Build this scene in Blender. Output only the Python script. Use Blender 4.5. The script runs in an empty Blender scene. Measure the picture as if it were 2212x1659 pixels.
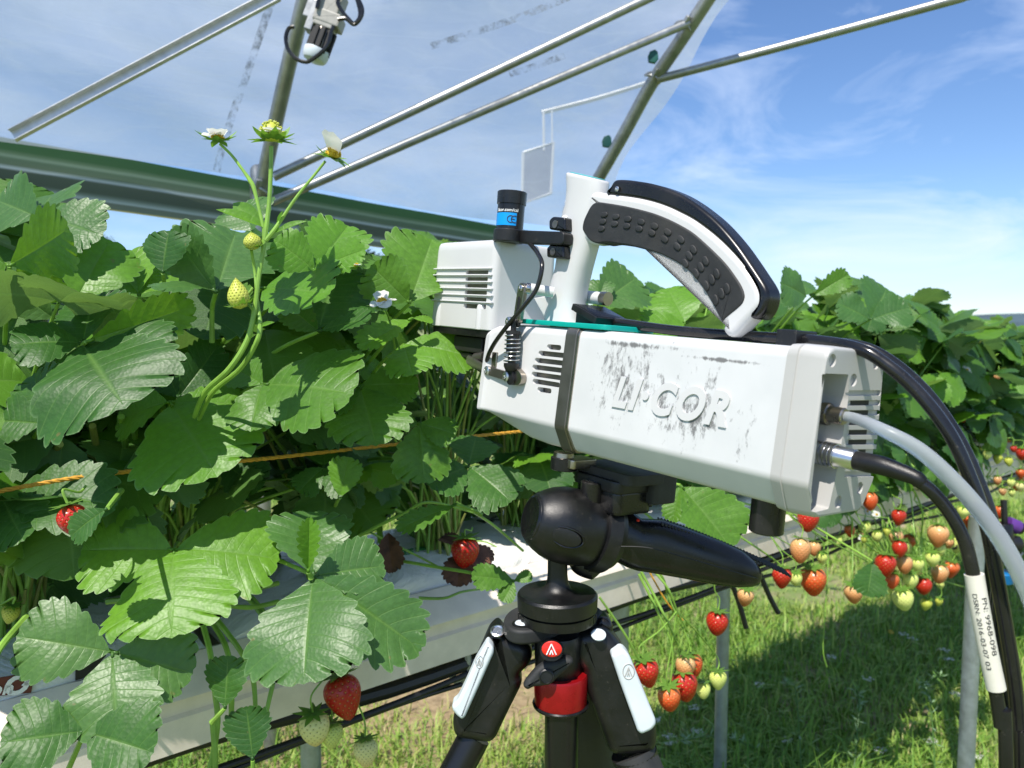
import bpy, bmesh, math, random
import numpy as np
from mathutils import Vector, Matrix
random.seed(7); RNG = np.random.default_rng(7)
C = bpy.context.scene.collection
R_ = math.radians
# ---------------------------------------------------------------- camera
EYE = Vector((0, 0, 1.25)); FPX = 1662.0; PCX, PCY = 1106.0, 829.5
PITCH = math.atan(125.5 / 1662)
CR = Vector((1, 0, 0)); CF = Vector((0, math.cos(PITCH), -math.sin(PITCH))); CU = Vector((0, math.sin(PITCH), math.cos(PITCH)))
cd = bpy.data.cameras.new('camera'); cam = bpy.data.objects.new('camera', cd); C.objects.link(cam)
cam.location = EYE; cam.rotation_euler = (math.pi / 2 - PITCH, 0, 0)
cd.sensor_width = 36; cd.lens = 36 * FPX / 2212; cd.clip_start = .02; cd.clip_end = 5000
cd.dof.use_dof = True; cd.dof.focus_distance = .68; cd.dof.aperture_fstop = 11
bpy.context.scene.camera = cam
# ---------------------------------------------------------------- sky and sun
SUN_TO = Vector((-.22, -.48, .87)).normalized()
elev = math.asin(SUN_TO.z); azim = math.atan2(SUN_TO.x, SUN_TO.y)
w = bpy.data.worlds.new('World'); bpy.context.scene.world = w; w.use_nodes = True
nt = w.node_tree; nt.nodes.clear()
def wn(t): return nt.nodes.new(t)
out = wn('ShaderNodeOutputWorld'); bg = wn('ShaderNodeBackground'); sky = wn('ShaderNodeTexSky')
sky.sky_type = 'NISHITA'; sky.sun_disc = False; sky.sun_elevation = elev; sky.sun_rotation = azim
sky.air_density = 1.0; sky.dust_density = .05; sky.ozone_density = 3.0
tc = wn('ShaderNodeTexCoord'); mp = wn('ShaderNodeMapping'); mp.inputs['Scale'].default_value = (1.6, 1.6, 4.6)
mp.inputs['Rotation'].default_value = (R_(10), R_(-9), R_(20))
n1 = wn('ShaderNodeTexNoise'); n1.inputs['Scale'].default_value = 2.1; n1.inputs['Detail'].default_value = 9; n1.inputs['Roughness'].default_value = .62; n1.inputs['Distortion'].default_value = .8
n2 = wn('ShaderNodeTexNoise'); n2.inputs['Scale'].default_value = .8; n2.inputs['Detail'].default_value = 3
rp = wn('ShaderNodeValToRGB'); rp.color_ramp.elements[0].position = .43; rp.color_ramp.elements[1].position = .80
mu = wn('ShaderNodeMath'); mu.operation = 'MULTIPLY'; mu.use_clamp = True
mx = wn('ShaderNodeMixRGB'); mx.inputs['Color2'].default_value = (6.2, 7.2, 9.0, 1)
L = nt.links.new
L(tc.outputs['Generated'], mp.inputs['Vector']); L(mp.outputs[0], n1.inputs['Vector']); L(mp.outputs[0], n2.inputs['Vector'])
L(n1.outputs['Fac'], rp.inputs[0]); ad = wn('ShaderNodeMath'); ad.operation = 'MULTIPLY_ADD'; ad.inputs[1].default_value = 2.2; ad.inputs[2].default_value = -.25; ad.use_clamp = True
L(n2.outputs['Fac'], ad.inputs[0]); L(rp.outputs[0], mu.inputs[0]); L(ad.outputs[0], mu.inputs[1])
L(mu.outputs[0], mx.inputs['Fac'])
tn = wn('ShaderNodeMixRGB'); tn.blend_type = 'MULTIPLY'; tn.inputs['Fac'].default_value = 1; tn.inputs['Color2'].default_value = (.80, .93, 1.12, 1); L(sky.outputs[0], tn.inputs['Color1']); L(tn.outputs[0], mx.inputs['Color1']); L(mx.outputs[0], bg.inputs['Color']); bg.inputs['Strength'].default_value = .112; L(bg.outputs[0], out.inputs['Surface'])
sd = bpy.data.lights.new('sun', 'SUN'); so = bpy.data.objects.new('sun', sd); C.objects.link(so)
sd.energy = 5.0; sd.angle = R_(.5); sd.color = (1, .94, .85); so.rotation_euler = SUN_TO.to_track_quat('Z', 'Y').to_euler()
vs = bpy.context.scene.view_settings; vs.view_transform = 'Standard'; vs.look = 'None'; vs.exposure = 0.35; vs.gamma = 1
bpy.context.scene.cycles.max_bounces = 8; bpy.context.scene.cycles.transparent_max_bounces = 12
# ---------------------------------------------------------------- helpers
def ray(x, y): return CR * ((x - PCX) / FPX) + CU * ((PCY - y) / FPX) + CF
def W(x, y, d): return EYE + ray(x, y) * d
def proj(P):
    v = Vector(P) - EYE; z = v.dot(CF); return PCX + FPX * v.dot(CR) / z, PCY - FPX * v.dot(CU) / z, z
def hit(x, y, P0, n):
    r = ray(x, y); return EYE + r * ((P0 - EYE).dot(n) / r.dot(n))
# row frame: ds along the planted row, nn away from the camera
ds = Vector((.773, .6344, 0)).normalized(); nn = Vector((-ds.y, ds.x, 0)); ZZ = Vector((0, 0, 1))
def RW(s, n, z): return ds * s + nn * n + ZZ * z
def atn(x, y, n): # the point at row offset n seen in pixel x, y
    return hit(x, y, RW(0, n, 0), nn)

def tag(o, label=None, cat=None, group=None, kind=None):
    if label: o['label'] = label
    if cat: o['category'] = cat
    if group: o['group'] = group
    if kind: o['kind'] = kind
    return o
def empty(name, loc, label, cat, group=None, rot=None):
    o = bpy.data.objects.new(name, None); C.objects.link(o); o.empty_display_size = .05
    M = Matrix.Translation(loc)
    if rot is not None: M = M @ rot
    o.matrix_world = M; o['_M'] = 1; MATS[o.name] = M; del o['_M']
    return tag(o, label, cat, group)
MATS = {}
class MB:
    def __init__(s): s.v = []; s.f = []; s.uv = {}; s.uvd = []
    def add(s, vs, fs, uvs=None):
        b = len(s.v); s.v += [Vector(p) for p in vs]; s.f += [tuple(b + i for i in f) for f in fs]
        s.uvd += (uvs if uvs else [(0, 0)] * len(vs)); return s
def finish(name, mb, mat, parent=None, smooth=True, ang=35, wnorm=False, bevel=0, label=None, M=None, recalc=True):
    """link the world-space builder mb as one mesh object under parent"""
    if M is None:
        p = parent
        while p is not None and p.name not in MATS: p = p.parent
        M = MATS[p.name] if p is not None else Matrix.Identity(4)
    Mi = M.inverted()
    me = bpy.data.meshes.new(name); me.from_pydata([Mi @ v for v in mb.v], [], mb.f)
    if any(u != (0, 0) for u in mb.uvd):
        ul = me.uv_layers.new(name='UVMap'); li = np.zeros(len(me.loops), dtype=np.int32); me.loops.foreach_get('vertex_index', li)
        ua = np.array(mb.uvd, dtype=np.float32)[li]; ul.data.foreach_set('uv', ua.ravel())
    mats = mat if isinstance(mat, (list, tuple)) else [mat]
    for m in mats: me.materials.append(m)
    if recalc:
        bm = bmesh.new(); bm.from_mesh(me); bmesh.ops.recalc_face_normals(bm, faces=bm.faces); bm.to_mesh(me); bm.free()
    if smooth:
        me.polygons.foreach_set('use_smooth', [True] * len(me.polygons)); me.set_sharp_from_angle(angle=R_(ang))
    o = bpy.data.objects.new(name, me); C.objects.link(o)
    if parent is None: o.matrix_world = M
    else: o.parent = parent
    if bevel:
        b = o.modifiers.new('b', 'BEVEL'); b.width = bevel; b.segments = 2; b.limit_method = 'ANGLE'; b.angle_limit = R_(35)
    if wnorm or bevel:
        m = o.modifiers.new('w', 'WEIGHTED_NORMAL'); m.keep_sharp = True
    if label: o['label'] = label
    return o
def perp(t):
    a = Vector((0, 0, 1)) if abs(t.z) < .9 else Vector((1, 0, 0))
    x = t.cross(a).normalized(); return x, t.cross(x).normalized()
def spline(pts, n=8, closed=False):
    P = [Vector(p) for p in pts]; out = []; N = len(P)
    rng = range(N if closed else N - 1)
    for i in rng:
        g = (lambda k: P[k % N]) if closed else (lambda k: P[min(max(k, 0), N - 1)])
        a, b, c, d = g(i - 1), g(i), g(i + 1), g(i + 2)
        for j in range(n):
            t = j / n; out.append(.5 * ((2 * b) + (c - a) * t + (2 * a - 5 * b + 4 * c - d) * t * t + (3 * b - a - 3 * c + d) * t ** 3))
    if not closed: out.append(P[-1])
    return out
def tube(mb, pts, r, n=10, cap=True, sx=1.0):
    """r: number or list per point"""
    P = [Vector(p) for p in pts]; N = len(P); rr = r if isinstance(r, (list, tuple)) else [r] * N
    t0 = (P[1] - P[0]).normalized(); X, Y = perp(t0); vs = []; uv = []; Lc = 0
    for i in range(N):
        t = (P[min(i + 1, N - 1)] - P[max(i - 1, 0)]).normalized()
        X = (X - t * X.dot(t)).normalized(); Y = t.cross(X)
        if i: Lc += (P[i] - P[i - 1]).length
        for k in range(n):
            a = 2 * math.pi * k / n; vs.append(P[i] + X * (math.cos(a) * rr[i] * sx) + Y * (math.sin(a) * rr[i])); uv.append((k / n, Lc * 10 + .001))
    fs = [(i * n + k, i * n + (k + 1) % n, (i + 1) * n + (k + 1) % n, (i + 1) * n + k) for i in range(N - 1) for k in range(n)]
    if cap: fs += [tuple(range(n))[::-1], tuple((N - 1) * n + k for k in range(n))]
    return mb.add(vs, fs, uv)
def rsp(vals, n):
    out = []
    for i in range(len(vals) - 1):
        for j in range(n): out.append(vals[i] + (vals[i + 1] - vals[i]) * j / n)
    return out + [vals[-1]]
def lathe(mb, prof, O, ax, n=28, sx=1.0, X=None):
    """prof: (height, radius) pairs along ax"""
    ax = ax.normalized()
    if X is None: X, Y = perp(ax)
    else: X = (X - ax * X.dot(ax)).normalized(); Y = ax.cross(X)
    vs = []; fs = []
    for h, r in prof:
        for k in range(n):
            a = 2 * math.pi * k / n; vs.append(O + ax * h + X * (r * math.cos(a) * sx) + Y * (r * math.sin(a)))
    m = len(prof)
    fs = [(i * n + k, i * n + (k + 1) % n, (i + 1) * n + (k + 1) % n, (i + 1) * n + k) for i in range(m - 1) for k in range(n)]
    fs += [tuple(range(n))[::-1], tuple((m - 1) * n + k for k in range(n))]
    return mb.add(vs, fs)
def roundpoly(pts, r, n=4):
    out = []; N = len(pts)
    for i in range(N):
        a, b, c = Vector(pts[i - 1]), Vector(pts[i]), Vector(pts[(i + 1) % N]); rr = r[i] if isinstance(r, (list, tuple)) else r
        d1 = (a - b); d2 = (c - b); k = min(rr, d1.length * .45, d2.length * .45)
        p1 = b + d1.normalized() * k; p2 = b + d2.normalized() * k
        for j in range(n + 1):
            t = j / n; out.append((p1 * (1 - t) ** 2 + b * (2 * t * (1 - t)) + p2 * t * t))
    return out
def area2(P): return .5 * sum(P[i - 1][0] * P[i][1] - P[i][0] * P[i - 1][1] for i in range(len(P)))
def inset(P, d):
    N = len(P); sg = 1 if area2(P) > 0 else -1; out = []
    for i in range(N):
        a, b, c = P[i - 1], P[i], P[(i + 1) % N]
        e1 = Vector((b[0] - a[0], b[1] - a[1])); e2 = Vector((c[0] - b[0], c[1] - b[1]))
        if e1.length < 1e-9: e1 = e2
        if e2.length < 1e-9: e2 = e1
        n1 = Vector((-e1.y, e1.x)).normalized() * sg; n2 = Vector((-e2.y, e2.x)).normalized() * sg
        m = n1 + n2; m = m / max(.5, m.dot(m) / 2) if m.length > 1e-6 else n1
        out.append(Vector((b[0], b[1])) + m * d)
    return out
def slab(mb, P, org, ex, ey, ez, t0, t1, r=.001, seg=3, r0=None):
    """rounded-edge plate: outline P in (ex,ey), from t0 to t1 along ez"""
    P = [Vector((p[0], p[1])) for p in P]; rings = []
    r0 = r if r0 is None else r0
    for k in range(seg + 1):
        a = math.pi / 2 * k / seg; rings.append((r0 * (1 - math.sin(a)), t0 + r0 * (1 - math.cos(a))))
    for k in range(seg + 1):
        a = math.pi / 2 * k / seg; rings.append((r * (1 - math.cos(a)), t1 - r * (1 - math.sin(a))))
    N = len(P); vs = []
    for d, t in rings:
        for q in (inset(P, d) if d > 1e-9 else P): vs.append(org + ex * q.x + ey * q.y + ez * t)
    m = len(rings)
    fs = [(i * N + k, i * N + (k + 1) % N, (i + 1) * N + (k + 1) % N, (i + 1) * N + k) for i in range(m - 1) for k in range(N)]
    fs += [tuple(range(N))[::-1], tuple((m - 1) * N + k for k in range(N))]
    return mb.add(vs, fs)
def box(mb, c, ex, ey, ez, sx, sy, sz, r=.001, seg=2, rc=None):
    P = roundpoly([(-sx / 2, -sy / 2), (sx / 2, -sy / 2), (sx / 2, sy / 2), (-sx / 2, sy / 2)], rc if rc else r, 3)
    return slab(mb, P, c, ex, ey, ez, -sz / 2, sz / 2, min(r, sz * .45), seg)
def loft(mb, rings, cap=True):
    N = len(rings[0]); vs = [p for r in rings for p in r]; m = len(rings)
    fs = [(i * N + k, i * N + (k + 1) % N, (i + 1) * N + (k + 1) % N, (i + 1) * N + k) for i in range(m - 1) for k in range(N)]
    if cap: fs += [tuple(range(N))[::-1], tuple((m - 1) * N + k for k in range(N))]
    return mb.add(vs, fs)
def text_mb(mb, s, size, org, ex, ey, ez, depth, shear=0, bold=0, align='CENTER', sx=1.0, res=3, spc=1.0):
    cu = bpy.data.curves.new('t', 'FONT'); cu.body = s; cu.size = size; cu.extrude = depth / 2; cu.shear = shear; cu.offset = bold; cu.align_x = align; cu.align_y = 'CENTER'; cu.resolution_u = res; cu.space_character = spc
    o = bpy.data.objects.new('t', cu); C.objects.link(o); dg = bpy.context.evaluated_depsgraph_get(); dg.update()
    me = bpy.data.meshes.new_from_object(o.evaluated_get(dg))
    mb.add([org + ex * (v.co.x * sx) + ey * v.co.y + ez * v.co.z for v in me.vertices], [tuple(p.vertices) for p in me.polygons])
    bpy.data.objects.remove(o); bpy.data.curves.remove(cu); bpy.data.meshes.remove(me); return mb
def cut(o, cutter_mb):
    co = finish('cutter', cutter_mb, MT['dark'], None, smooth=False); co.matrix_world = Matrix.Identity(4)
    me = co.data
    bpy.context.view_layer.update()
    m = o.modifiers.new('c', 'BOOLEAN'); m.object = co; m.operation = 'DIFFERENCE'; m.solver = 'EXACT'
    while o.modifiers.find('c') > 0: o.modifiers.move(o.modifiers.find('c'), 0)
    wnm = [x for x in o.modifiers if x.type == 'WEIGHTED_NORMAL']
    for x in wnm: o.modifiers.remove(x)
    bpy.context.view_layer.update()
    dg = bpy.context.evaluated_depsgraph_get(); nm = bpy.data.meshes.new_from_object(o.evaluated_get(dg))
    o.modifiers.clear(); nm.name = o.name; o.data = nm
    nm.polygons.foreach_set('use_smooth', [True] * len(nm.polygons)); nm.set_sharp_from_angle(angle=R_(30))
    w_ = o.modifiers.new('w', 'WEIGHTED_NORMAL'); w_.keep_sharp = True
    bpy.data.objects.remove(co)
# ---------------------------------------------------------------- materials
MT = {}
class NG:
    def __init__(s, name):
        s.m = bpy.data.materials.new(name); s.m.use_nodes = True; s.t = s.m.node_tree; s.t.nodes.clear()
        s.o = s.t.nodes.new('ShaderNodeOutputMaterial')
    def n(s, t, **k):
        x = s.t.nodes.new(t)
        for a, b in k.items():
            if a.startswith('i_'): x.inputs[a[2:].replace('_', ' ')].default_value = b
            else: setattr(x, a, b)
        return x
    def l(s, a, b): s.t.links.new(a, b)
    def math(s, op, a, b=None, c=None, clamp=False):
        x = s.t.nodes.new('ShaderNodeMath'); x.operation = op; x.use_clamp = clamp
        for i, q in enumerate((a, b, c)):
            if q is None: continue
            if isinstance(q, (int, float)): x.inputs[i].default_value = q
            else: s.l(q, x.inputs[i])
        return x.outputs[0]
    def ramp(s, f, stops):
        x = s.t.nodes.new('ShaderNodeValToRGB'); e = x.color_ramp.elements
        while len(e) < len(stops): e.new(.5)
        for i, (p, c) in enumerate(stops): e[i].position = p; e[i].color = (*c, 1) if len(c) == 3 else c
        s.l(f, x.inputs[0]); return x.outputs[0]
    def mix(s, f, a, b, bt='MIX'):
        x = s.t.nodes.new('ShaderNodeMixRGB'); x.blend_type = bt
        for i, q in zip(('Fac', 'Color1', 'Color2'), (f, a, b)):
            if isinstance(q, (int, float)): x.inputs[i].default_value = q
            elif isinstance(q, tuple): x.inputs[i].default_value = (*q, 1) if len(q) == 3 else q
            else: s.l(q, x.inputs[i])
        return x.outputs[0]
    def noise(s, sc, det=4, ro=.5, vec=None, dist=0):
        x = s.n('ShaderNodeTexNoise'); x.inputs['Scale'].default_value = sc; x.inputs['Detail'].default_value = det; x.inputs['Roughness'].default_value = ro; x.inputs['Distortion'].default_value = dist
        if vec is not None: s.l(vec, x.inputs['Vector'])
        return x.outputs['Fac']
    def obj(s, scale=(1, 1, 1), rot=(0, 0, 0)):
        t = s.n('ShaderNodeTexCoord'); m = s.n('ShaderNodeMapping'); m.inputs['Scale'].default_value = scale; m.inputs['Rotation'].default_value = rot
        s.l(t.outputs['Object'], m.inputs[0]); return m.outputs[0]
    def bump(s, h, st=.2, d=.001, nrm=None):
        b = s.n('ShaderNodeBump'); b.inputs['Strength'].default_value = st; b.inputs['Distance'].default_value = d; s.l(h, b.inputs['Height'])
        if nrm is not None: s.l(nrm, b.inputs['Normal'])
        return b.outputs[0]
    def bsdf(s, col, ro=.4, metal=0, nrm=None, spec=.5, **k):
        b = s.n('ShaderNodeBsdfPrincipled'); b.inputs['Metallic'].default_value = metal; b.inputs['Specular IOR Level'].default_value = spec
        if isinstance(col, tuple): b.inputs['Base Color'].default_value = (*col, 1)
        else: s.l(col, b.inputs['Base Color'])
        if isinstance(ro, (int, float)): b.inputs['Roughness'].default_value = ro
        else: s.l(ro, b.inputs['Roughness'])
        if nrm is not None: s.l(nrm, b.inputs['Normal'])
        for a, v in k.items(): b.inputs[a.replace('_', ' ')].default_value = v
        return b.outputs[0]
    def done(s, sh): s.l(sh, s.o.inputs['Surface']); return s.m
def simple(key, col, ro=.4, metal=0, var=.12, nsc=60, bump=.0, bsc=400, **k):
    g = NG(key); v = g.obj(); f = g.noise(nsc, 5, .6, v)
    lo = tuple(c * (1 - var) for c in col); hi = tuple(min(1, c * (1 + var)) for c in col)
    c = g.ramp(f, [(.3, lo), (.7, hi)]); rr = g.math('MULTIPLY_ADD', f, .18, ro - .09, True)
    if key.startswith('black') or key == 'cable_black':
        du = g.ramp(g.noise(260, 6, .8, v), [(.60, (0, 0, 0)), (.72, (1, 1, 1))]); du2 = g.ramp(g.noise(22, 4, .6, v), [(.48, (0, 0, 0)), (.75, (1, 1, 1))])
        c = g.mix(g.math('MULTIPLY', g.math('ADD', g.math('MULTIPLY', du, .25), g.math('MULTIPLY', du2, .05)), 1.0, None, True), c, (.22, .19, .15)); rr = g.math('ADD', rr, g.math('MULTIPLY', du2, .18), None, True)
    nr = g.bump(g.noise(bsc, 3, .6, v), bump, .0006) if bump else None
    MT[key] = g.done(g.bsdf(c, rr, metal, nr, **k)); return MT[key]
simple('dark', (.012, .012, .012), .6)
simple('white_plastic', (.60, .60, .60), .32, var=.03, nsc=12)
simple('grey_plastic', (.46, .455, .44), .42, var=.04, nsc=15, bump=.05, bsc=900)
simple('black_plastic', (.007, .007, .008), .40, bump=.25, bsc=1300, var=.3)
simple('black_gloss', (.006, .006, .007), .25, bump=.03, bsc=700)
simple('alu', (.55, .56, .56), .35, metal=.5, bump=.02)
simple('black_rubber', (.02, .021, .022), .62, bump=.35, bsc=1600, var=.3)
simple('black_satin', (.0055, .0058, .0065), .33, bump=.30, bsc=1500, var=.4)
simple('anodised', (.006, .006, .007), .3, metal=0)
simple('bronze', (.20, .185, .165), .38, metal=.85, bump=.05)
simple('nickel', (.38, .34, .29), .3, metal=1)
simple('steel', (.62, .62, .63), .26, metal=1)
simple('screw_steel', (.6, .6, .6), .3, metal=1)
simple('teal', (.0, .36, .30), .35, var=.04)
simple('teal_glass', (.10, .42, .42), .2)
simple('label_blue', (.0, .30, .80), .35, var=.03)
simple('ink_white', (.8, .8, .8), .5)
simple('ink_black', (.035, .035, .04), .6)
simple('ink_green', (.04, .25, .06), .6)
simple('ink_maroon', (.12, .02, .02), .4)
simple('lever_white', (.62, .68, .72), .35, var=.06, nsc=40)
simple('red_anodised', (.30, .005, .008), .28, metal=.35, var=.2)
simple('red_badge', (.62, .02, .01), .3)
simple('sleeve', (.72, .69, .60), .45, var=.05)
simple('cable_black', (.010, .010, .011), .2, var=.3)
simple('purple', (.10, .03, .22), .4); simple('blue_plastic', (.0, .16, .42), .35)
simple('twine', (.58, .30, .03), .7, var=.3, nsc=300)
simple('beige_plastic', (.34, .33, .30), .45)
simple('gutter', (.78, .69, .60), .5, var=.10, nsc=25, bump=.1, bsc=200)
simple('pipe_black', (.012, .012, .012), .4)
simple('stem_green', (.22, .40, .06), .42, var=.25, nsc=40, **{'Subsurface_Weight': .0})
simple('stem_red', (.22, .25, .06), .45, var=.45, nsc=30)
simple('flower_centre', (.62, .42, .02), .6, var=.2, nsc=500, bump=.8, bsc=700)
simple('dead_leaf', (.11, .045, .025), .7, var=.6, nsc=60, bump=.5, bsc=200)
simple('clip_green', (.01, .09, .07), .45)
def galv(key, base=(.40, .41, .41), ro=.42):
    g = NG(key); v = g.obj((1, 1, 1)); f = g.noise(35, 6, .65, v); f2 = g.noise(4, 3, .5, v)
    c = g.mix(g.ramp(f2, [(.35, (0, 0, 0)), (.7, (.6, .6, .6))]), g.ramp(f, [(.3, tuple(x * .75 for x in base)), (.7, tuple(x * 1.2 for x in base))]), (.26, .25, .22))
    MT[key] = g.done(g.bsdf(c, g.math('MULTIPLY_ADD', f, .3, ro - .15), .75, g.bump(f, .1, .001)))
galv('galv'); galv('galv_post', (.42, .47, .50), .5)
# dirty side of the instrument: scuffs around the lettering
g = NG('scuffed_white'); v = g.obj((60, 60, 26), (0, R_(14), 0)); s1 = g.noise(3.4, 10, .85, v, .3); s2 = g.noise(1.3, 6, .65, g.obj((60, 60, 30), (0, R_(24), 0)), .6)
tcn = g.n('ShaderNodeTexCoord'); sp = g.n('ShaderNodeSeparateXYZ'); g.l(tcn.outputs['Object'], sp.inputs[0])
def blob(cx, cz, rx, rz):
    a = g.math('DIVIDE', g.math('SUBTRACT', sp.outputs['X'], cx), rx); b = g.math('DIVIDE', g.math('SUBTRACT', sp.outputs['Z'], cz), rz)
    return g.math('SUBTRACT', 1.0, g.math('SQRT', g.math('ADD', g.math('MULTIPLY', a, a), g.math('MULTIPLY', b, b))), None, True)
m1 = g.math('MAXIMUM', blob(-.138, .048, .085, .062), g.math('MAXIMUM', blob(-.075, .034, .10, .052), g.math('MULTIPLY', blob(-.022, .010, .020, .024), .75)))
line = g.math('MULTIPLY', g.math('MAXIMUM', blob(-.13, .0765, .075, .005), blob(-.05, .072, .06, .003)), 1.3)
mm = g.math('MAXIMUM', m1, line)
sd1 = g.math('ADD', g.math('MULTIPLY', s1, .62), g.math('MULTIPLY', s2, .50))
k1 = g.math('MULTIPLY', g.math('SUBTRACT', g.math('ADD', sd1, g.math('MULTIPLY', mm, .22)), .725), 13.0, None, True)
k1 = g.math('MULTIPLY', k1, g.math('MULTIPLY', mm, 5.0, None, True))
base = g.ramp(g.noise(25, 4, .5, g.obj()), [(.3, (.58, .59, .595)), (.7, (.64, .645, .65))])
col = g.mix(g.math('MULTIPLY', k1, .78), base, (.045, .042, .042))
MT['scuffed_white'] = g.done(g.bsdf(col, g.math('MULTIPLY_ADD', k1, .3, .3)))
# leaves
def leafmat(key, c_lo, c_hi, under, trans, spec=.45, ro=.43):
    g = NG(key); uvn = g.n('ShaderNodeUVMap'); s = g.n('ShaderNodeSeparateXYZ'); g.l(uvn.outputs[0], s.inputs[0])
    u = g.math('ABSOLUTE', s.outputs[0]); vv = g.math('MULTIPLY', s.outputs[1], 9.0)
    fr = g.math('ABSOLUTE', g.math('SUBTRACT', g.math('FRACT', vv), .62))
    veinL = g.math('SUBTRACT', 1.0, g.math('MULTIPLY', fr, 15.0), None, True)
    mid = g.math('SUBTRACT', 1.0, g.math('MULTIPLY', u, 16.0), None, True)
    vein = g.math('MAXIMUM', g.math('MULTIPLY', veinL, .55), mid)
    oi = g.n('ShaderNodeObjectInfo'); ob = g.obj()
    cell = g.n('ShaderNodeTexVoronoi'); cell.inputs['Scale'].default_value = 330; g.l(ob, cell.inputs['Vector'])
    big = g.noise(30, 4, .6, ob); bigger = g.noise(9, 3, .6, ob)
    f = g.math('ADD', g.math('MULTIPLY', oi.outputs['Random'], .75), g.math('MULTIPLY', bigger, .45))
    top = g.ramp(f, [(.15, c_lo), (.95, c_hi)])
    top = g.mix(g.math('MULTIPLY', big, .35), top, tuple(x * .55 for x in c_lo))
    cl2 = g.n('ShaderNodeTexVoronoi'); cl2.inputs['Scale'].default_value = 190; g.l(ob, cl2.inputs['Vector']); top = g.mix(g.math('MULTIPLY', cl2.outputs['Distance'], .45), top, tuple(x * .5 for x in c_lo)); iv = g.math('MULTIPLY', g.math('ABSOLUTE', g.math('SINE', g.math('MULTIPLY', vv, math.pi))), .0); top = g.mix(iv, top, c_lo)
    top = g.mix(g.math('MULTIPLY', vein, .40), top, (.20, .36, .08))
    und = g.mix(g.math('MULTIPLY', vein, .6), under, tuple(min(1, x * 1.7) for x in under))
    ge = g.n('ShaderNodeNewGeometry'); col = g.mix(ge.outputs['Backfacing'], top, und)
    spt = g.ramp(g.noise(420, 2, .5, ob), [(.70, (0, 0, 0)), (.74, (1, 1, 1))])
    col = g.mix(g.math('MULTIPLY', spt, .14), col, (.35, .42, .35)); brn = g.ramp(g.math('ADD', g.noise(70, 4, .6, ob), g.math('MULTIPLY', u, .06)), [(.735, (0, 0, 0)), (.76, (1, 1, 1))]); col = g.mix(g.math('MULTIPLY', brn, .55), col, (.20, .15, .05))
    h = g.math('ADD', g.math('MULTIPLY', vein, -.65), g.math('ADD', g.math('MULTIPLY', cell.outputs['Distance'], .42), g.math('MULTIPLY', big, .8)))
    edge = g.math('MULTIPLY', g.math('SUBTRACT', u, .965), 25.0, None, True); col = g.mix(g.math('MULTIPLY', edge, .5), col, (.22, .36, .16)); nr = g.bump(h, .30, .0016)
    b = g.bsdf(col, g.math('MULTIPLY_ADD', big, .22, ro - .1), 0, nr, spec)
    t = g.n('ShaderNodeBsdfTranslucent'); tc_ = g.mix(g.math('MULTIPLY', vein, .4), g.mix(.5, col, trans), (.1, .22, .01)); g.l(tc_, t.inputs[0]); g.l(nr, t.inputs[1])
    mxs = g.n('ShaderNodeMixShader'); mxs.inputs[0].default_value = .34; g.l(b, mxs.inputs[1]); g.l(t.outputs[0], mxs.inputs[2])
    MT[key] = g.done(mxs.outputs[0])
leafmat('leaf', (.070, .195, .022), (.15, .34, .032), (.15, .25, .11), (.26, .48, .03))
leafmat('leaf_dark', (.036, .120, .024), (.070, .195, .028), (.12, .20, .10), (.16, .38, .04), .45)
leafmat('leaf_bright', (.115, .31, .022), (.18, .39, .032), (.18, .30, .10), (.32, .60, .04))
leafmat('leaf_blue', (.068, .185, .044), (.115, .25, .052), (.18, .28, .15), (.22, .42, .08), .5, .40)
g = NG('grass_blade'); oi = g.n('ShaderNodeUVMap'); s = g.n('ShaderNodeSeparateXYZ'); g.l(oi.outputs[0], s.inputs[0])
c = g.ramp(s.outputs[0], [(0, (.10, .24, .025)), (.40, (.21, .37, .045)), (.75, (.38, .46, .10)), (1, (.46, .38, .20))])
b = g.bsdf(c, .55); t = g.n('ShaderNodeBsdfTranslucent'); g.l(c, t.inputs[0]); mxs = g.n('ShaderNodeMixShader'); mxs.inputs[0].default_value = .3; g.l(b, mxs.inputs[1]); g.l(t.outputs[0], mxs.inputs[2])
MT['grass_blade'] = g.done(mxs.outputs[0])
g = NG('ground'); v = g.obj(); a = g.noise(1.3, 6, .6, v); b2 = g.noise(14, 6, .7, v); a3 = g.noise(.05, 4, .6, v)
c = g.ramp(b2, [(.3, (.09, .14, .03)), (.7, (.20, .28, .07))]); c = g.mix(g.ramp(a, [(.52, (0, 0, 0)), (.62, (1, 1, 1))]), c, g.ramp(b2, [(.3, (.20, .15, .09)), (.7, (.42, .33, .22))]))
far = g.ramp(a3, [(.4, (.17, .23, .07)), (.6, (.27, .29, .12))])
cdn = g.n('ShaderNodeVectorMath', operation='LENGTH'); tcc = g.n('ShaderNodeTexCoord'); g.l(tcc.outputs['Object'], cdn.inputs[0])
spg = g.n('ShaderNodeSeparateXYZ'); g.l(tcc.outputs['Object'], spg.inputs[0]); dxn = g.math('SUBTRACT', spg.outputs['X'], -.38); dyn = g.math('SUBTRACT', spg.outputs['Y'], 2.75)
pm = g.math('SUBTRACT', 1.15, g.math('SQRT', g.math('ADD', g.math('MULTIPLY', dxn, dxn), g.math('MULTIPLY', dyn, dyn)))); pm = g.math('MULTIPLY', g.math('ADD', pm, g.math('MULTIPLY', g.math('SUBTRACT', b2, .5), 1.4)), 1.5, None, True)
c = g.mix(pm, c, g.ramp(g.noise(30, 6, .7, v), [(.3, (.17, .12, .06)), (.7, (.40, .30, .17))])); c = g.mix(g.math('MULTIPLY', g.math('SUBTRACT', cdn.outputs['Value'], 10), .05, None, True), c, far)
MT['ground'] = g.done(g.bsdf(c, .9, 0, g.bump(b2, .6, .02)))
simple('hill', (.05, .085, .10), .9, var=.3, nsc=.02)
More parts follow.
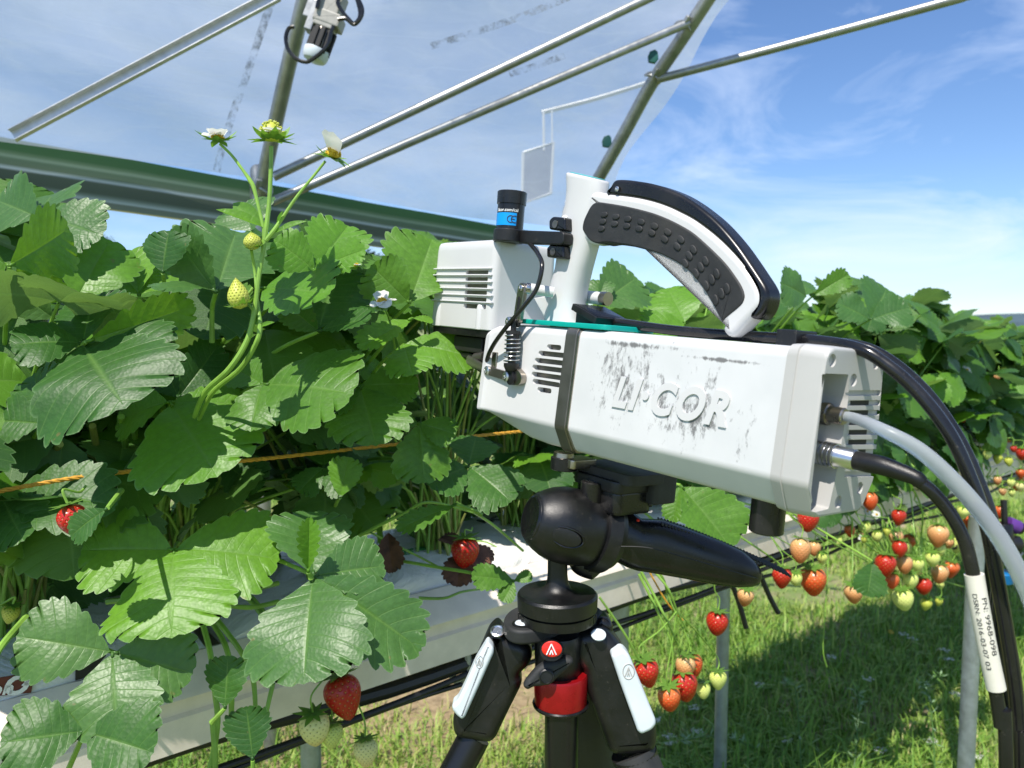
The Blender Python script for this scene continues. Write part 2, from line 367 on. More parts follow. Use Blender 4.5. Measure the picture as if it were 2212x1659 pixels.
simple('tree_far', (.045, .09, .035), .8, var=.4, nsc=.5)
# film
g = NG('tunnel_film'); v = g.obj((1, 1, 1)); f = g.noise(2.2, 5, .6, v, 1.2)
sp = g.n('ShaderNodeUVMap'); mpn = g.n('ShaderNodeMapping'); mpn.inputs['Scale'].default_value = (1.4, 4, 1); mpn.inputs['Rotation'].default_value = (0, 0, R_(12)); g.l(sp.outputs[0], mpn.inputs[0])
f2 = g.noise(2.4, 6, .6, mpn.outputs[0], .5)
fac = g.math('MULTIPLY_ADD', g.ramp(f2, [(.42, (0, 0, 0)), (.66, (1, 1, 1))]), .10, g.math('MULTIPLY_ADD', f, .12, .46))
mp3 = g.n('ShaderNodeMapping'); mp3.inputs['Scale'].default_value = (.55, 3.2, 1); mp3.inputs['Rotation'].default_value = (0, 0, R_(-24)); g.l(sp.outputs[0], mp3.inputs[0])
cr_ = g.n('ShaderNodeTexNoise'); cr_.inputs['Scale'].default_value = 2.6; cr_.inputs['Detail'].default_value = 2; cr_.inputs['Distortion'].default_value = .25; g.l(mp3.outputs[0], cr_.inputs['Vector'])
ridge = g.math('SUBTRACT', 1.0, g.math('MULTIPLY', g.math('ABSOLUTE', g.math('SUBTRACT', cr_.outputs['Fac'], .5)), 26.0), None, True)
fac = g.math('ADD', fac, g.math('MULTIPLY', ridge, .06), None, True)
tr = g.n('ShaderNodeBsdfTransparent'); tr.inputs[0].default_value = (.93, .95, .985, 1)
di = g.n('ShaderNodeBsdfDiffuse'); di.inputs[0].default_value = (.80, .87, .97, 1)
tl = g.n('ShaderNodeBsdfTranslucent'); tl.inputs[0].default_value = (.80, .86, .97, 1)
a = g.n('ShaderNodeMixShader'); a.inputs[0].default_value = .45; g.l(di.outputs[0], a.inputs[1]); g.l(tl.outputs[0], a.inputs[2])
gl = g.n('ShaderNodeBsdfGlossy'); gl.inputs['Roughness'].default_value = .3; gl.inputs[0].default_value = (.8, .85, .95, 1)
m = g.n('ShaderNodeMixShader'); g.l(fac, m.inputs[0]); g.l(tr.outputs[0], m.inputs[1]); g.l(a.outputs[0], m.inputs[2])
g.l(g.bump(f, .3, .02), gl.inputs['Normal'])
m2 = g.n('ShaderNodeMixShader'); m2.inputs[0].default_value = .015; g.l(m.outputs[0], m2.inputs[1]); g.l(gl.outputs[0], m2.inputs[2])
MT['tunnel_film'] = g.done(m2.outputs[0])
# rolled green side skirt
g = NG('skirt'); uvn = g.n('ShaderNodeUVMap'); s = g.n('ShaderNodeSeparateXYZ'); g.l(uvn.outputs[0], s.inputs[0])
nz = g.noise(3, 4, .6, g.obj()); vv = g.math('ADD', s.outputs[1], g.math('MULTIPLY', g.math('SUBTRACT', nz, .5), .05))
c = g.ramp(vv, [(0, (0.600, 0.493, 0.150)), (.03, (0.135, 0.174, 0.135)), (.12, (0.135, 0.167, 0.135)), (.15, (0.330, 0.406, 0.405)), (.22, (0.150, 0.196, 0.165)), (.27, (0.083, 0.109, 0.083)), (.46, (0.090, 0.116, 0.090)), (.50, (0.360, 0.435, 0.465)), (.56, (0.105, 0.152, 0.105)), (.66, (0.090, 0.145, 0.098)), (.71, (0.180, 0.261, 0.195)), (.76, (0.105, 0.174, 0.105)), (.82, (0.053, 0.123, 0.057)), (1, (0.060, 0.145, 0.068))])  # light stripes put reflections and rolled film layers into the colour
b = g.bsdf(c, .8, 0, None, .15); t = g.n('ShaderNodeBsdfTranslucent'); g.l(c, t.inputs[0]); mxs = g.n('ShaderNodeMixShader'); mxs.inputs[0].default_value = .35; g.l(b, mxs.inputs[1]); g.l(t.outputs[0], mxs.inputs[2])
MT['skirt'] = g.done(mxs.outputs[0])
g = NG('petal'); b = g.bsdf((.80, .80, .76), .5); t = g.n('ShaderNodeBsdfTranslucent'); t.inputs[0].default_value = (.8, .8, .75, 1); mxs = g.n('ShaderNodeMixShader'); mxs.inputs[0].default_value = .4; g.l(b, mxs.inputs[1]); g.l(t.outputs[0], mxs.inputs[2]); MT['petal'] = g.done(mxs.outputs[0])
g = NG('grow_bag'); v = g.obj(); f = g.noise(9, 5, .6, v, 1.0); c = g.ramp(f, [(.3, (.74, .72, .68)), (.7, (.85, .83, .80))]); MT['grow_bag'] = g.done(g.bsdf(c, .38, 0, g.bump(f, .7, .02)))
g = NG('clear_tube'); b = g.bsdf((.55, .60, .65), .25, 0, None, .6, Transmission_Weight=.6, IOR=1.2); MT['clear_tube'] = g.done(b)
g = NG('sticky_trap'); MT['sticky_trap'] = g.done(g.bsdf((.10, .12, .20), .6))
# berries: uv.x round, uv.y from stalk (0) to tip (1)
def berrymat(key, c_top, c_mid, c_tip, seed, ro=.3):
    g = NG(key); uvn = g.n('ShaderNodeUVMap'); s = g.n('ShaderNodeSeparateXYZ'); g.l(uvn.outputs[0], s.inputs[0])
    ob = g.obj(); n_ = g.noise(60, 3, .5, ob)
    f = g.math('ADD', s.outputs[1], g.math('MULTIPLY', g.math('SUBTRACT', g.noise(25, 2, .5, ob), .5), .5))
    c = g.ramp(f, [(.1, c_top), (.45, c_mid), (.95, c_tip)])
    row = g.math('MULTIPLY', s.outputs[1], 11.0); rf = g.math('SUBTRACT', g.math('FRACT', row), .5); odd = g.math('MULTIPLY', g.math('FLOOR', row), .5)
    cf = g.math('SUBTRACT', g.math('FRACT', g.math('ADD', g.math('MULTIPLY', s.outputs[0], 15.0), odd)), .5)
    d = g.math('SQRT', g.math('ADD', g.math('MULTIPLY', g.math('MULTIPLY', cf, cf), 2.2), g.math('MULTIPLY', g.math('MULTIPLY', rf, rf), .9)))
    pit = g.math('SUBTRACT', 1.0, g.math('MULTIPLY', d, 2.6), None, True); sd_ = g.math('MULTIPLY', g.math('SUBTRACT', .17, d), 14.0, None, True)
    col = g.mix(g.math('MULTIPLY', sd_, .9), c, seed); nr = g.bump(g.math('ADD', g.math('MULTIPLY', pit, -1.0), g.math('MULTIPLY', sd_, .5)), .9, .0012)
    MT[key] = g.done(g.bsdf(col, ro, 0, nr, .55, Subsurface_Weight=.0))
berrymat('berry_red', (.42, .02, .008), (.50, .012, .008), (.42, .006, .006), (.55, .30, .05))
berrymat('berry_orange', (.62, .16, .04), (.62, .07, .015), (.58, .04, .012), (.6, .38, .08))
berrymat('berry_peach', (.66, .42, .18), (.68, .30, .12), (.60, .12, .04), (.60, .40, .12))
berrymat('berry_cream', (.80, .74, .28), (.84, .78, .34), (.86, .62, .28), (.24, .22, .05), .42)
berrymat('berry_green', (.58, .66, .14), (.68, .74, .22), (.66, .70, .20), (.20, .24, .04), .42)
berrymat('berry_young', (.44, .48, .05), (.50, .54, .08), (.52, .55, .09), (.30, .34, .02), .5)
# ---------------------------------------------------------------- setting
gm = MB(); N = 60
xs = [-600 + 1200 * i / N for i in range(N + 1)]
gm.add([(x * 2.5, y * 2.5 + 1400, 0) for y in xs for x in xs], [(j * (N + 1) + i, j * (N + 1) + i + 1, (j + 1) * (N + 1) + i + 1, (j + 1) * (N + 1) + i) for j in range(N) for i in range(N)])
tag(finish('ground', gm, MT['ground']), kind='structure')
hm = MB(); K = 90; vs_ = []; fs_ = []
for i in range(K + 1):
    a = R_(-60 + 120 * i / K); d = 2200; h = 22 + 9 * math.sin(i * .21) + 5 * math.sin(i * .63 + 1)
    vs_ += [(math.sin(a) * d, math.cos(a) * d, -2), (math.sin(a) * d * 1.1, math.cos(a) * d * 1.1, h), (math.sin(a) * d * 1.3, math.cos(a) * d * 1.3, -2)]
fs_ = [(3 * i + k, 3 * i + 3 + k, 3 * i + 4 + k, 3 * i + 1 + k) for i in range(K) for k in (0, 1)]
tag(finish('hills', hm.add(vs_, fs_), MT['hill']), kind='structure')
tm = MB()
for i in range(900):
    a = R_(random.uniform(-34, -5)); d = random.uniform(70, 82); hh = 4.2 + 2.2 * math.sin(a * 23) + 1.3 * math.sin(a * 61)
    c = Vector((math.sin(a) * d, math.cos(a) * d, random.uniform(0, 1) ** .7 * max(1.5, hh) + 1)); r = random.uniform(.5, 1.0)
    vv = []; 
    for q in range(14):
        e = Vector((random.gauss(0, 1), random.gauss(0, 1), random.gauss(0, 1))).normalized() * r; x, y = perp(e.normalized()); sz = r * .5
        vv += [c + e, c + e + x * sz, c + e + y * sz]
    tm.add(vv, [(3 * q, 3 * q + 1, 3 * q + 2) for q in range(14)])
tag(finish('far_trees', tm, MT['tree_far'], smooth=False), 'distant line of trees seen small between the leaves at the left', 'trees', kind='stuff')
# grass
def grass():
    n = 230000; P = []
    s = RNG.uniform(0, 1, n); dep = 1.2 + 10 * s ** 2.0; xx = RNG.uniform(-.85, 1.0, n) * dep
    pn = np.sin(xx * 3.1 + 1.3 * np.sin(dep * 2.3)) + np.sin(dep * 4.1 + xx * 1.7); keep = (pn > -.95) | (RNG.uniform(0, 1, n) < .22)
    pr = np.hypot(xx + .38, dep - 2.75) / 1.0; keep &= (RNG.uniform(0, 1, n) < .22 + .9 * np.clip(pr - .35, 0, 1)); xx, dep, pn, pr = xx[keep], dep[keep], pn[keep], pr[keep]; n = len(xx)
    h = RNG.uniform(.03, .085, n) * (1 + .25 * pn) ; h *= np.where(RNG.uniform(0, 1, n) < .04, 2.0, 1); hd = RNG.uniform(0, 2 * np.pi, n); ln = RNG.uniform(.2, 1.3, n)
    wd = RNG.uniform(.0012, .0030, n) * (.8 + dep * .16)
    base = np.stack([xx, dep, np.full(n, -.002)], 1); dirv = np.stack([np.cos(hd), np.sin(hd), np.zeros(n)], 1); sd_ = np.stack([-np.sin(hd), np.cos(hd), np.zeros(n)], 1)
    up = np.array([0, 0, 1.0])
    mid = base + up * (h * .6)[:, None] + dirv * (h * ln * .3)[:, None]; tip = base + up * (h * (1 - .25 * ln))[:, None] + dirv * (h * ln)[:, None]
    V = np.stack([base - sd_ * wd[:, None], base + sd_ * wd[:, None], mid - sd_ * (wd * .8)[:, None], mid + sd_ * (wd * .8)[:, None], tip], 1).reshape(-1, 3)
    me = bpy.data.meshes.new('grass'); me.vertices.add(5 * n); me.vertices.foreach_set('co', V.ravel())
    q = np.arange(n)[:, None] * 5; lp = np.concatenate([q + np.array([0, 1, 3, 2]), q + np.array([2, 3, 4])], 1).ravel()
    me.loops.add(7 * n); me.loops.foreach_set('vertex_index', lp.astype(np.int32)); me.polygons.add(2 * n)
    st = (np.arange(n)[:, None] * 7 + np.array([0, 4])).ravel(); me.polygons.foreach_set('loop_start', st.astype(np.int32))
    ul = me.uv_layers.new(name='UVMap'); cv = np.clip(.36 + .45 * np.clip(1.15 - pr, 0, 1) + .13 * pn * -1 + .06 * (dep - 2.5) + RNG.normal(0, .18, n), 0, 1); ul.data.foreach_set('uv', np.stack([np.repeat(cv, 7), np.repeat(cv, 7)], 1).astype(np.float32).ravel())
    me.materials.append(MT['grass_blade']); me.update(calc_edges=True); me.validate()
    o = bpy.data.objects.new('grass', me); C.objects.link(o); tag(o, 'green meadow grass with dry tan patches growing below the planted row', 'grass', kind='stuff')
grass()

# ---------------------------------------------------------------- polythene tunnel
NT = 2.1
tun = empty('polytunnel', RW(1.5, NT, 0), 'polythene tunnel with bare metal hoops and clear film behind the planted row', 'polytunnel')
Bb = atn(556, 470, NT); Eb = atn(1226, 520, NT)
def hoop_pts(px, s): # the hoop stands in the plane across the row at distance s
    return [hit(x, y, ds * s + EYE * 0, ds) for x, y in px]
sB = Bb.dot(ds); sE = Eb.dot(ds)
hB = hoop_pts([(556, 470), (562, 420), (590, 290), (618, 165), (648, 40), (668, -40)], sB)
hE = hoop_pts([(1226, 520), (1240, 478), (1290, 390), (1350, 285), (1405, 185), (1470, 88), (1536, -12), (1575, -75)], sE)
def tubepart(pts, r, mat='galv', name='hoop', n=12, sp=5, parent=tun):
    mb = MB(); tube(mb, spline(pts, sp), r, n); return finish(name, mb, MT[mat], parent)
tubepart([RW(sB, NT, 0)] + hB, .019); tubepart([RW(sE, NT, 0)] + hE, .022)
FP = hB + hE
def FD(x, y, off=.07): # depth of the hoop surface at a pixel, a little in front of it
    cs = []
    for q, s in ((hB, sB), (hE, sE)):
        k = min(q, key=lambda p: abs(proj(p)[1] - y)); cs.append((s, k))
    (s0_, a_), (s1_, b_) = cs; P = a_; n_ = (b_ - a_).cross(hB[4] - hB[3]).normalized(); h_ = hit(x, y, P, n_); return (h_ - EYE).dot(CF) - off
def FW(x, y, off=.07): return W(x, y, FD(x, y, off))
# channel section purlin, upper left
mb = MB(); a0, a1 = FW(28, 294), FW(600, -10); t = (a1 - a0).normalized(); ey = (t.cross(CF)).normalized(); ez = ey.cross(t)
prof = [(-.017, .012), (-.017, -.004), (-.0145, -.006), (.0145, -.006), (.017, -.004), (.017, .012), (.0145, .012), (.0145, -.003), (-.0145, -.003), (-.0145, .012)]
loft(mb, [[p + ey * q[0] * .80 + ez * -q[1] * .8 for q in prof] for p in (a0, a1)]); finish('purlin', mb, MT['alu'], tun, smooth=False)
zB = (Bb - EYE).dot(CF)
tubepart([FW(590, 382, .02), FW(1000, 188, .05), FW(1400, -3, .05), FW(1440, -22, .05)], .0125, name='brace'); tubepart([FW(588, 436, .02), FW(1000, 258, .05), FW(1487, 50, .02)], .0125, name='brace')
tubepart([W(1418, 172, FD(1418, 172, .02)), W(1740, 87, FD(1418, 172, .15)), W(2060, 0, FD(1418, 172, .3)), W(2120, -18, FD(1418, 172, .33)), W(2900, -230, FD(1418, 172, .75))], .0135, name='brace')
tubepart([W(1170, 243, 3.9), W(1290, 212, 3.9), W(1400, 178, 3.9)], .012, name='purlin')
for (x, y, d, aa) in ((1478, 55, FD(1478, 55, 0), 0), (1412, 166, FD(1412, 166, 0), 1), (566, 405, FD(566, 405, 0), 2)):
    mb = MB(); c = W(x, y, d); t = (hE[4] - hE[3]).normalized() if aa < 2 else (hB[2] - hB[1]).normalized(); X, Y = perp(t)
    ringp = [c + (X * math.cos(q) + Y * math.sin(q)) * .027 + t * (.008 * math.sin(2 * q)) for q in [2 * math.pi * i / 16 for i in range(17)]]
    tube(mb, ringp, .004, 6); box(mb, c - CF * .03, t, X, Y, .03, .016, .012, .002); finish('clamp', mb, MT['galv'], tun)
for (x, y) in ((1412, 122), (1312, 305)):
    mb = MB(); c = FW(x, y, .05); t = (hE[3] - hE[2]).normalized(); X, Y = perp(t)
    slab(mb, [(-.016, -.018), (.004, -.022), (.014, -.010), (.012, .012), (.004, .020), (-.012, .014), (-.018, 0)], c, CR, CU, CF, -.006, .006, .002); finish('film_clip', mb, MT['clip_green'], tun)
# film: swept from the far left, over both hoops, to just past the right hoop
qB = [(p.dot(nn) , p.z) for p in spline(hB, 4)][5:]; qE = [(p.dot(nn), p.z) for p in spline(hE, 4)][2:]
def samp(q, t):
    k = t * (len(q) - 1); i = min(int(k), len(q) - 2); f = k - i; return (q[i][0] * (1 - f) + q[i + 1][0] * f, q[i][1] * (1 - f) + q[i + 1][1] * f)
mb = MB(); SS = 70; TT = 26; s0 = -1.4; s1 = sE + .16; vs_ = []; uv_ = []
for j in range(TT + 1):
    for i in range(SS + 1):
        s = s0 + (s1 - s0) * i / SS; t = j / TT; f = (s - sB) / (sE - sB)
        a, b = samp(qB, t), samp(qE, t); f2 = max(-.15, min(f, 1.0)); n_ = a[0] * (1 - f2) + b[0] * f2; z = a[1] * (1 - f2) + b[1] * f2
        sag = .05 * math.sin(math.pi * (f % 1.0)) * (1 - .3 * t) if 0 < f < 1 else 0
        near = math.exp(-abs(f - 1) * 5) + .4 * math.exp(-abs(f) * 5)
        wr = .012 * near * math.sin(17 * t + 9 * f) + .0025 * math.sin(13 * t + 7 * s)
        if i == SS: s += .03 * math.sin(t * 14)
        vs_.append(RW(s, n_ + .055 + sag + wr, z + .02 + wr)); uv_.append((f * 2.0 + 3, t + .001))
fs_ = [(j * (SS + 1) + i, j * (SS + 1) + i + 1, (j + 1) * (SS + 1) + i + 1, (j + 1) * (SS + 1) + i) for j in range(TT) for i in range(SS)]
finish('film', mb.add(vs_, fs_, uv_), MT['tunnel_film'], tun)
g = NG('film_grime'); v_ = g.obj(); fg = g.ramp(g.noise(26, 6, .75, v_), [(.45, (0, 0, 0)), (.62, (1, 1, 1))]); tr = g.n('ShaderNodeBsdfTransparent'); b_ = g.bsdf((.12, .13, .13), .8); ms = g.n('ShaderNodeMixShader'); g.l(g.math('MULTIPLY', fg, .7), ms.inputs[0]); g.l(tr.outputs[0], ms.inputs[1]); g.l(b_, ms.inputs[2]); MT['film_grime'] = g.done(ms.outputs[0])
for pts in ([(588, 0), (560, 80), (530, 170), (505, 240), (480, 320), (468, 370)], [(930, 100), (1010, 75), (1100, 45), (1190, 10), (1240, -12)], [(1100, 160), (1150, 145), (1220, 120)]):
    P = spline([FW(x, y, -.035) for x, y in pts], 8); mb = MB(); t_ = [(P[min(i + 1, len(P) - 1)] - P[max(i - 1, 0)]).normalized() for i in range(len(P))]; vs_ = []
    for p, t in zip(P, t_): sd_ = t.cross(CF).normalized() * .010; vs_ += [p - sd_, p + sd_]
    finish('grime_line', mb.add(vs_, [(2 * i, 2 * i + 1, 2 * i + 3, 2 * i + 2) for i in range(len(P) - 1)]), MT['film_grime'], tun, recalc=False)
# rolled side skirt: a folded green band on the hoop line
mb = MB(); top0, top1 = atn(-60, 284, NT + .024), atn(1150, 500, NT + .024); bo0, bo1 = atn(-60, 414, NT + .024), atn(1150, 580, NT + .024); M_ = 50; J = 14; vs_ = []; uv_ = []
for j in range(J + 1):
    for i in range(M_ + 1):
        a = i / M_; b = j / J; p = (bo0.lerp(bo1, a)).lerp(top0.lerp(top1, a), b); p = p + nn * (.0015 * math.sin(b * 9 + .5 * math.sin(a * 7)) + .003 * math.sin(a * 23)); vs_.append(p); uv_.append((a * 4 + .01, b + 1e-4))
fs_ = [(j * (M_ + 1) + i, j * (M_ + 1) + i + 1, (j + 1) * (M_ + 1) + i + 1, (j + 1) * (M_ + 1) + i) for j in range(J) for i in range(M_)]
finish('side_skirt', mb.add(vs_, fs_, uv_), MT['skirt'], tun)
# hanging sticky trap seen through the film
tr_ = empty('hanging_panel', W(1163, 370, 3.4), 'pale hanging panel with white frame seen blurred through the tunnel film', 'panel')
q = [W(1130, 330, 3.4), W(1196, 308, 3.4), W(1190, 418, 3.4), W(1128, 440, 3.4)]; nrm = (q[1] - q[0]).cross(q[3] - q[0]).normalized(); ex_ = (q[1] - q[0]).normalized(); ey_ = nrm.cross(ex_)
P = [((p - q[0]).dot(ex_), (p - q[0]).dot(ey_)) for p in q]
finish('panel', slab(MB(), P, q[0], ex_, ey_, nrm, -.003, .003, .0005), MT['sticky_trap'], tr_, wnorm=True)
mb = MB(); tube(mb, q + [q[0]], .008, 6); finish('frame', mb, MT['white_plastic'], tr_)
mb = MB(); tube(mb, [W(1175, 325, 3.4), W(1174, 240, 3.4)], .006, 6); tube(mb, [W(1193, 312, 3.4), W(1192, 238, 3.4)], .004, 6); finish('hanger', mb, MT['white_plastic'], tr_)
# weather sensor unit on the left hoop
DM = FD(650, 70, .10); print('DM', DM, zB)
wu = empty('tunnel_sensor', W(690, 80, DM), 'beige and clear electronic unit with cable loops strapped to the left tunnel hoop', 'sensor unit')
k = lambda x, y: W(548.5 + x * .3472, y * .3472, DM)
tt = (k(520, 0) - k(375, 390)).normalized(); xx_ = tt.cross(CF).normalized()
if xx_.dot(CR) < 0: xx_ = -xx_
zz_ = tt.cross(xx_)
def cyl(p0, p1, r, prof=None, sx=1, n=24):
    mb = MB(); ax = p1 - p0; l = ax.length; pr = prof or [(0, r * .96), (.002, r), (l - .002, r), (l, r * .96)]; lathe(mb, pr, p0, ax, n, sx); return mb
px_ = DM / FPX * .3472
mb = MB(); box(mb, k(478, 75), xx_, tt, zz_, 130 * px_, 240 * px_, 120 * px_, .004); box(mb, k(468, 130), xx_, tt, zz_, 170 * px_, 80 * px_, 130 * px_, .004); finish('housing', mb, MT['beige_plastic'], wu, wnorm=True)
mb = MB(); box(mb, k(345, 40) + CF * .02, xx_, tt, zz_, 60 * px_, 120 * px_, 90 * px_, .003); box(mb, k(375, 110), xx_, tt, zz_, 50 * px_, 190 * px_, 90 * px_, .003); finish('bracket', mb, MT['galv'], wu, wnorm=True)
mb = MB()
for a in range(9):
    q = 2 * math.pi * a / 9; box(mb, k(418, 265) + (xx_ * math.cos(q) + zz_ * math.sin(q)) * 62 * px_, xx_, tt, zz_, 30 * px_, 150 * px_, 30 * px_, .002)
finish('motor_body', mb, MT['dark'], wu, wnorm=True)
finish('inner_coil', cyl(k(395, 330), k(440, 190), 58 * px_), MT['bronze'], wu)
l_ = 75 * px_; finish('end_cap', cyl(k(370, 385), k(395, 315), 0, [(0, 40 * px_), (.004, 66 * px_), (.010, 76 * px_), (l_ - .004, 82 * px_), (l_, 80 * px_)]), MT['lever_white'], wu)
mb = MB(); tube(mb, spline([k(412, 90), k(405, 140), k(375, 168), k(345, 160), k(340, 140)], 6), 8 * px_ + .002, 8); finish('blue_hose', mb, MT['blue_plastic'], wu)
for nm, pp in (('cable', [(540, 160), (590, 155), (640, 190), (680, 150), (690, 95), (665, 30), (650, -30)]), ('cable', [(555, 20), (540, 60), (575, 120), (610, 160), (640, 185), (672, 150), (672, 90), (640, -20)]), ('cable', [(275, 203), (240, 215), (222, 270), (235, 340), (280, 395), (330, 418), (375, 410), (470, 330), (500, 240), (515, 200)]), ('cable', [(440, -20), (425, 30), (412, 90)])):
    mb = MB(); tube(mb, spline([k(*p) - CF * .03 for p in pp], 6), .0045, 8); finish(nm, mb, MT['cable_black'], wu)
# ---------------------------------------------------------------- growing table
GZ = .853; G0 = .835
gut = empty('growing_table', RW(1.2, G0 + .2, 0), 'cream metal growing gutter on grey legs running along the row under the white bags', 'growing table')
prof = [(G0 + .010, GZ - .062), (G0 + .008, GZ - .024), (G0 + .013, GZ - .021), (G0 + .010, GZ - .003), (G0, GZ), (G0 + .003, GZ + .006), (G0 + .036, GZ + .034), (G0 + .042, GZ + .033), (G0 + .052, GZ - .01), (G0 + .30, GZ - .01), (G0 + .302, GZ + .020), (G0 + .35, GZ + .006), (G0 + .352, GZ), (G0 + .345, GZ - .062), (G0 + .34, GZ - .062), (G0 + .34, GZ - .02), (G0 + .017, GZ - .025), (G0 + .015, GZ - .062)]
mb = MB(); rings = [[RW(s, a, b) for a, b in prof] for s in [-.9 + 7 * i / 40 for i in range(41)]]
finish('gutter', loft(mb, rings), MT['gutter'], gut, ang=25)
legs = [(665, 1.20, .016), (1341, 1.55, .017), (1563, 1.95, .016), (2103, 2.0, .0205)]
for x, d, r in legs:
    p = W(x, 1300, d); p = EYE + (p - EYE) ; mb = MB(); tube(mb, [Vector((p.x, p.y, -.05)), Vector((p.x, p.y, .76))], r, 16); finish('leg', mb, MT['galv_post'], gut)
mb = MB(); 
for s in (.62, 1.32, 1.95): 
    mb = MB(); c = RW(s, G0 + .02, GZ - .058); tube(mb, spline([c, c + ZZ * -.03, c + nn * .015 - ZZ * .055, c + nn * .04 - ZZ * .05, c + nn * .05 - ZZ * .02], 5), .005, 8)
    finish('hook', mb, MT['galv_post'], gut)
for i, (n_, z, r, zz2, lab) in enumerate(((G0 + .030, GZ - .075, .0115, GZ - .075, 'thick black irrigation pipe hung under the gutter'), (G0 + .02, GZ - .096, .0042, GZ - .094, 'upper thin black drip line below the gutter'), (G0 + .03, GZ - .112, .0036, GZ - .118, 'lower thin black drip line sagging below the gutter'), (G0 + .09, GZ - .08, .011, GZ - .08, 'black pipe behind the thick pipe under the gutter'))):
    mb = MB(); pts = [RW(s / 4, n_ + .006 * math.sin(s * 1.7 + i), z + (zz2 - z) * s / 16 + .008 * math.sin(s * 2.1 + i * 2)) for s in range(-4, 22)]; tube(mb, spline(pts, 4), r, 10)
    tag(finish('irrigation_pipe', mb, MT['pipe_black']), lab, 'pipe', 'irrigation pipes under the gutter')
for i, (x, y, d) in enumerate(((1590, 1262, 1.62), (1660, 1260, 1.66))):
    mb = MB(); tube(mb, spline([W(x - 18, y - 20, d), W(x + 3, y + 30, d), W(x + 22, y + 95 - 30 * i, d)], 5), .0055, 8); tag(finish('drip_tube', mb, MT['pipe_black']), ('short black drip tube hanging left of the grey table leg gap', 'short black drip tube hanging right of the pair over the grass')[i], 'tube', 'drip tubes hanging over the grass')
# grow bags
BS = [(-.75, .27), (.30, .98), (1.01, 1.75), (1.78, 2.6), (2.63, 3.6)]
BL = ['white grow bag with a dark red printed label at the left edge', 'white grow bag with green printing under the red strawberry behind the tripod', 'white grow bag hidden behind the tripod head', 'white grow bag under the foliage right of the instrument', 'farthest white grow bag beyond the hanging tube']
for (a, b), lab in zip(BS, BL):
    mb = MB(); n_ = 26; vs_ = []; J = 18
    for i in range(n_ + 1):
        s = a + (b - a) * i / n_; e = min(1, min(i, n_ - i) / 2.5) ** .5 if min(i, n_ - i) < 2.5 else 1
        for j in range(J):
            q = 2 * math.pi * j / J; cx_ = G0 + .17; hw = .130 * (1 if abs(math.cos(q)) > 1 else 1)
            ca, sa = math.cos(q), math.sin(q); xx = hw * math.copysign(abs(ca) ** .55, ca); zz = .032 * math.copysign(abs(sa) ** .6, sa) * (.35 + .65 * e)
            vs_.append(RW(s, cx_ + xx + .004 * math.sin(s * 31 + j), GZ + .028 + zz + .003 * math.sin(s * 37 + q * 3)))
    fs_ = [(i * J + k, i * J + (k + 1) % J, (i + 1) * J + (k + 1) % J, (i + 1) * J + k) for i in range(n_) for k in range(J)] + [tuple(range(J))[::-1], tuple(n_ * J + k for k in range(J))]
    bag = tag(finish('grow_bag', mb.add(vs_, fs_), MT['grow_bag'], ang=60), lab, 'grow bag', 'grow bags on the gutter'); 
    MATS[bag.name] = Matrix.Identity(4)
    if a < 0:   # printed label
        LN = G0 + .038; q = [atn(-160, 1518, LN), atn(67, 1496, LN), atn(76, 1450, LN), atn(-160, 1490, LN)]; exx = (q[1] - q[0]).normalized(); ez = -nn; eyy = ez.cross(exx).normalized()
        eyy = eyy if eyy.z > 0 else -eyy; P2 = [((p - q[1]).dot(exx), (p - q[1]).dot(eyy)) for p in q]
        mb = MB(); slab(mb, P2, q[1], exx, eyy, ez, 0, .001, .0003, 1); finish('printed_label', mb, MT['ink_maroon'], bag)
        for tx_, px_l, sz, bo in (('on', (3, 1487), .019, .0003), ('O', (34, 1481), .026, .0010), ('2', (58, 1468), .015, .0006)):
            mb = MB(); text_mb(mb, tx_, sz, atn(px_l[0], px_l[1], LN) + ez * .0016, exx, eyy, ez, .0006, .12, bo); finish('lettering', mb, MT['ink_white'], bag, smooth=False)
        q = [atn(163, 1470, LN), atn(190, 1462, LN), atn(230, 1415, LN), atn(163, 1425, LN)]; P2 = [((p - q[0]).dot(exx), (p - q[0]).dot(eyy)) for p in q]; mb = MB(); slab(mb, P2, q[0], exx, eyy, ez, -.002, .0005, .0003, 1); finish('planting_hole', mb, MT['dark'], bag)
    if abs(a - .30) < .01:
        o0 = hit(878, 1190, RW(0, 0, GZ + .0625), ZZ); exx = ds; eyy = nn
        mb = MB(); text_mb(mb, 'ecogreen', .034, o0, exx, eyy, ZZ, .0012, 0, .0003, 'CENTER'); finish('lettering', mb, MT['ink_green'], bag, smooth=False)
        o0 = hit(1085, 1118, RW(0, 0, GZ + .0625), ZZ); mb = MB(); text_mb(mb, 'MOIST', .034, o0 + nn * .0, exx, eyy, ZZ, .0012, 0, .0003); finish('lettering', mb, MT['ink_black'], bag, smooth=False)
        o0 = hit(510, 1252, RW(0, 0, GZ + .0625), ZZ)
        mb = MB(); text_mb(mb, 'nature', .018, o0, exx, eyy, ZZ, .001, 0, .0003); finish('lettering', mb, MT['ink_black'], bag, smooth=False)
# twine
for i, (pp, lab) in enumerate((([(-60, 1072), (185, 1029), (415, 1006), (600, 988), (880, 957), (1095, 935), (1200, 925)], 'orange twine stretched through the stems in front of the plants'), ([(-60, 1048), (60, 1014), (230, 1010)], 'short length of orange twine low at the left behind leaves'))):
    mb = MB(); pts = spline([atn(x, y, G0 - .045 + .1 * i) for x, y in pp], 30); N = len(pts)
    for st in range(3):
        tube(mb, [p + (ZZ * math.sin(j * .9 + st * 2.09) + nn * math.cos(j * .9 + st * 2.09)) * .0011 for j, p in enumerate(pts)], .0012, 6)
    tag(finish('twine', mb, MT['twine']), lab, 'twine')
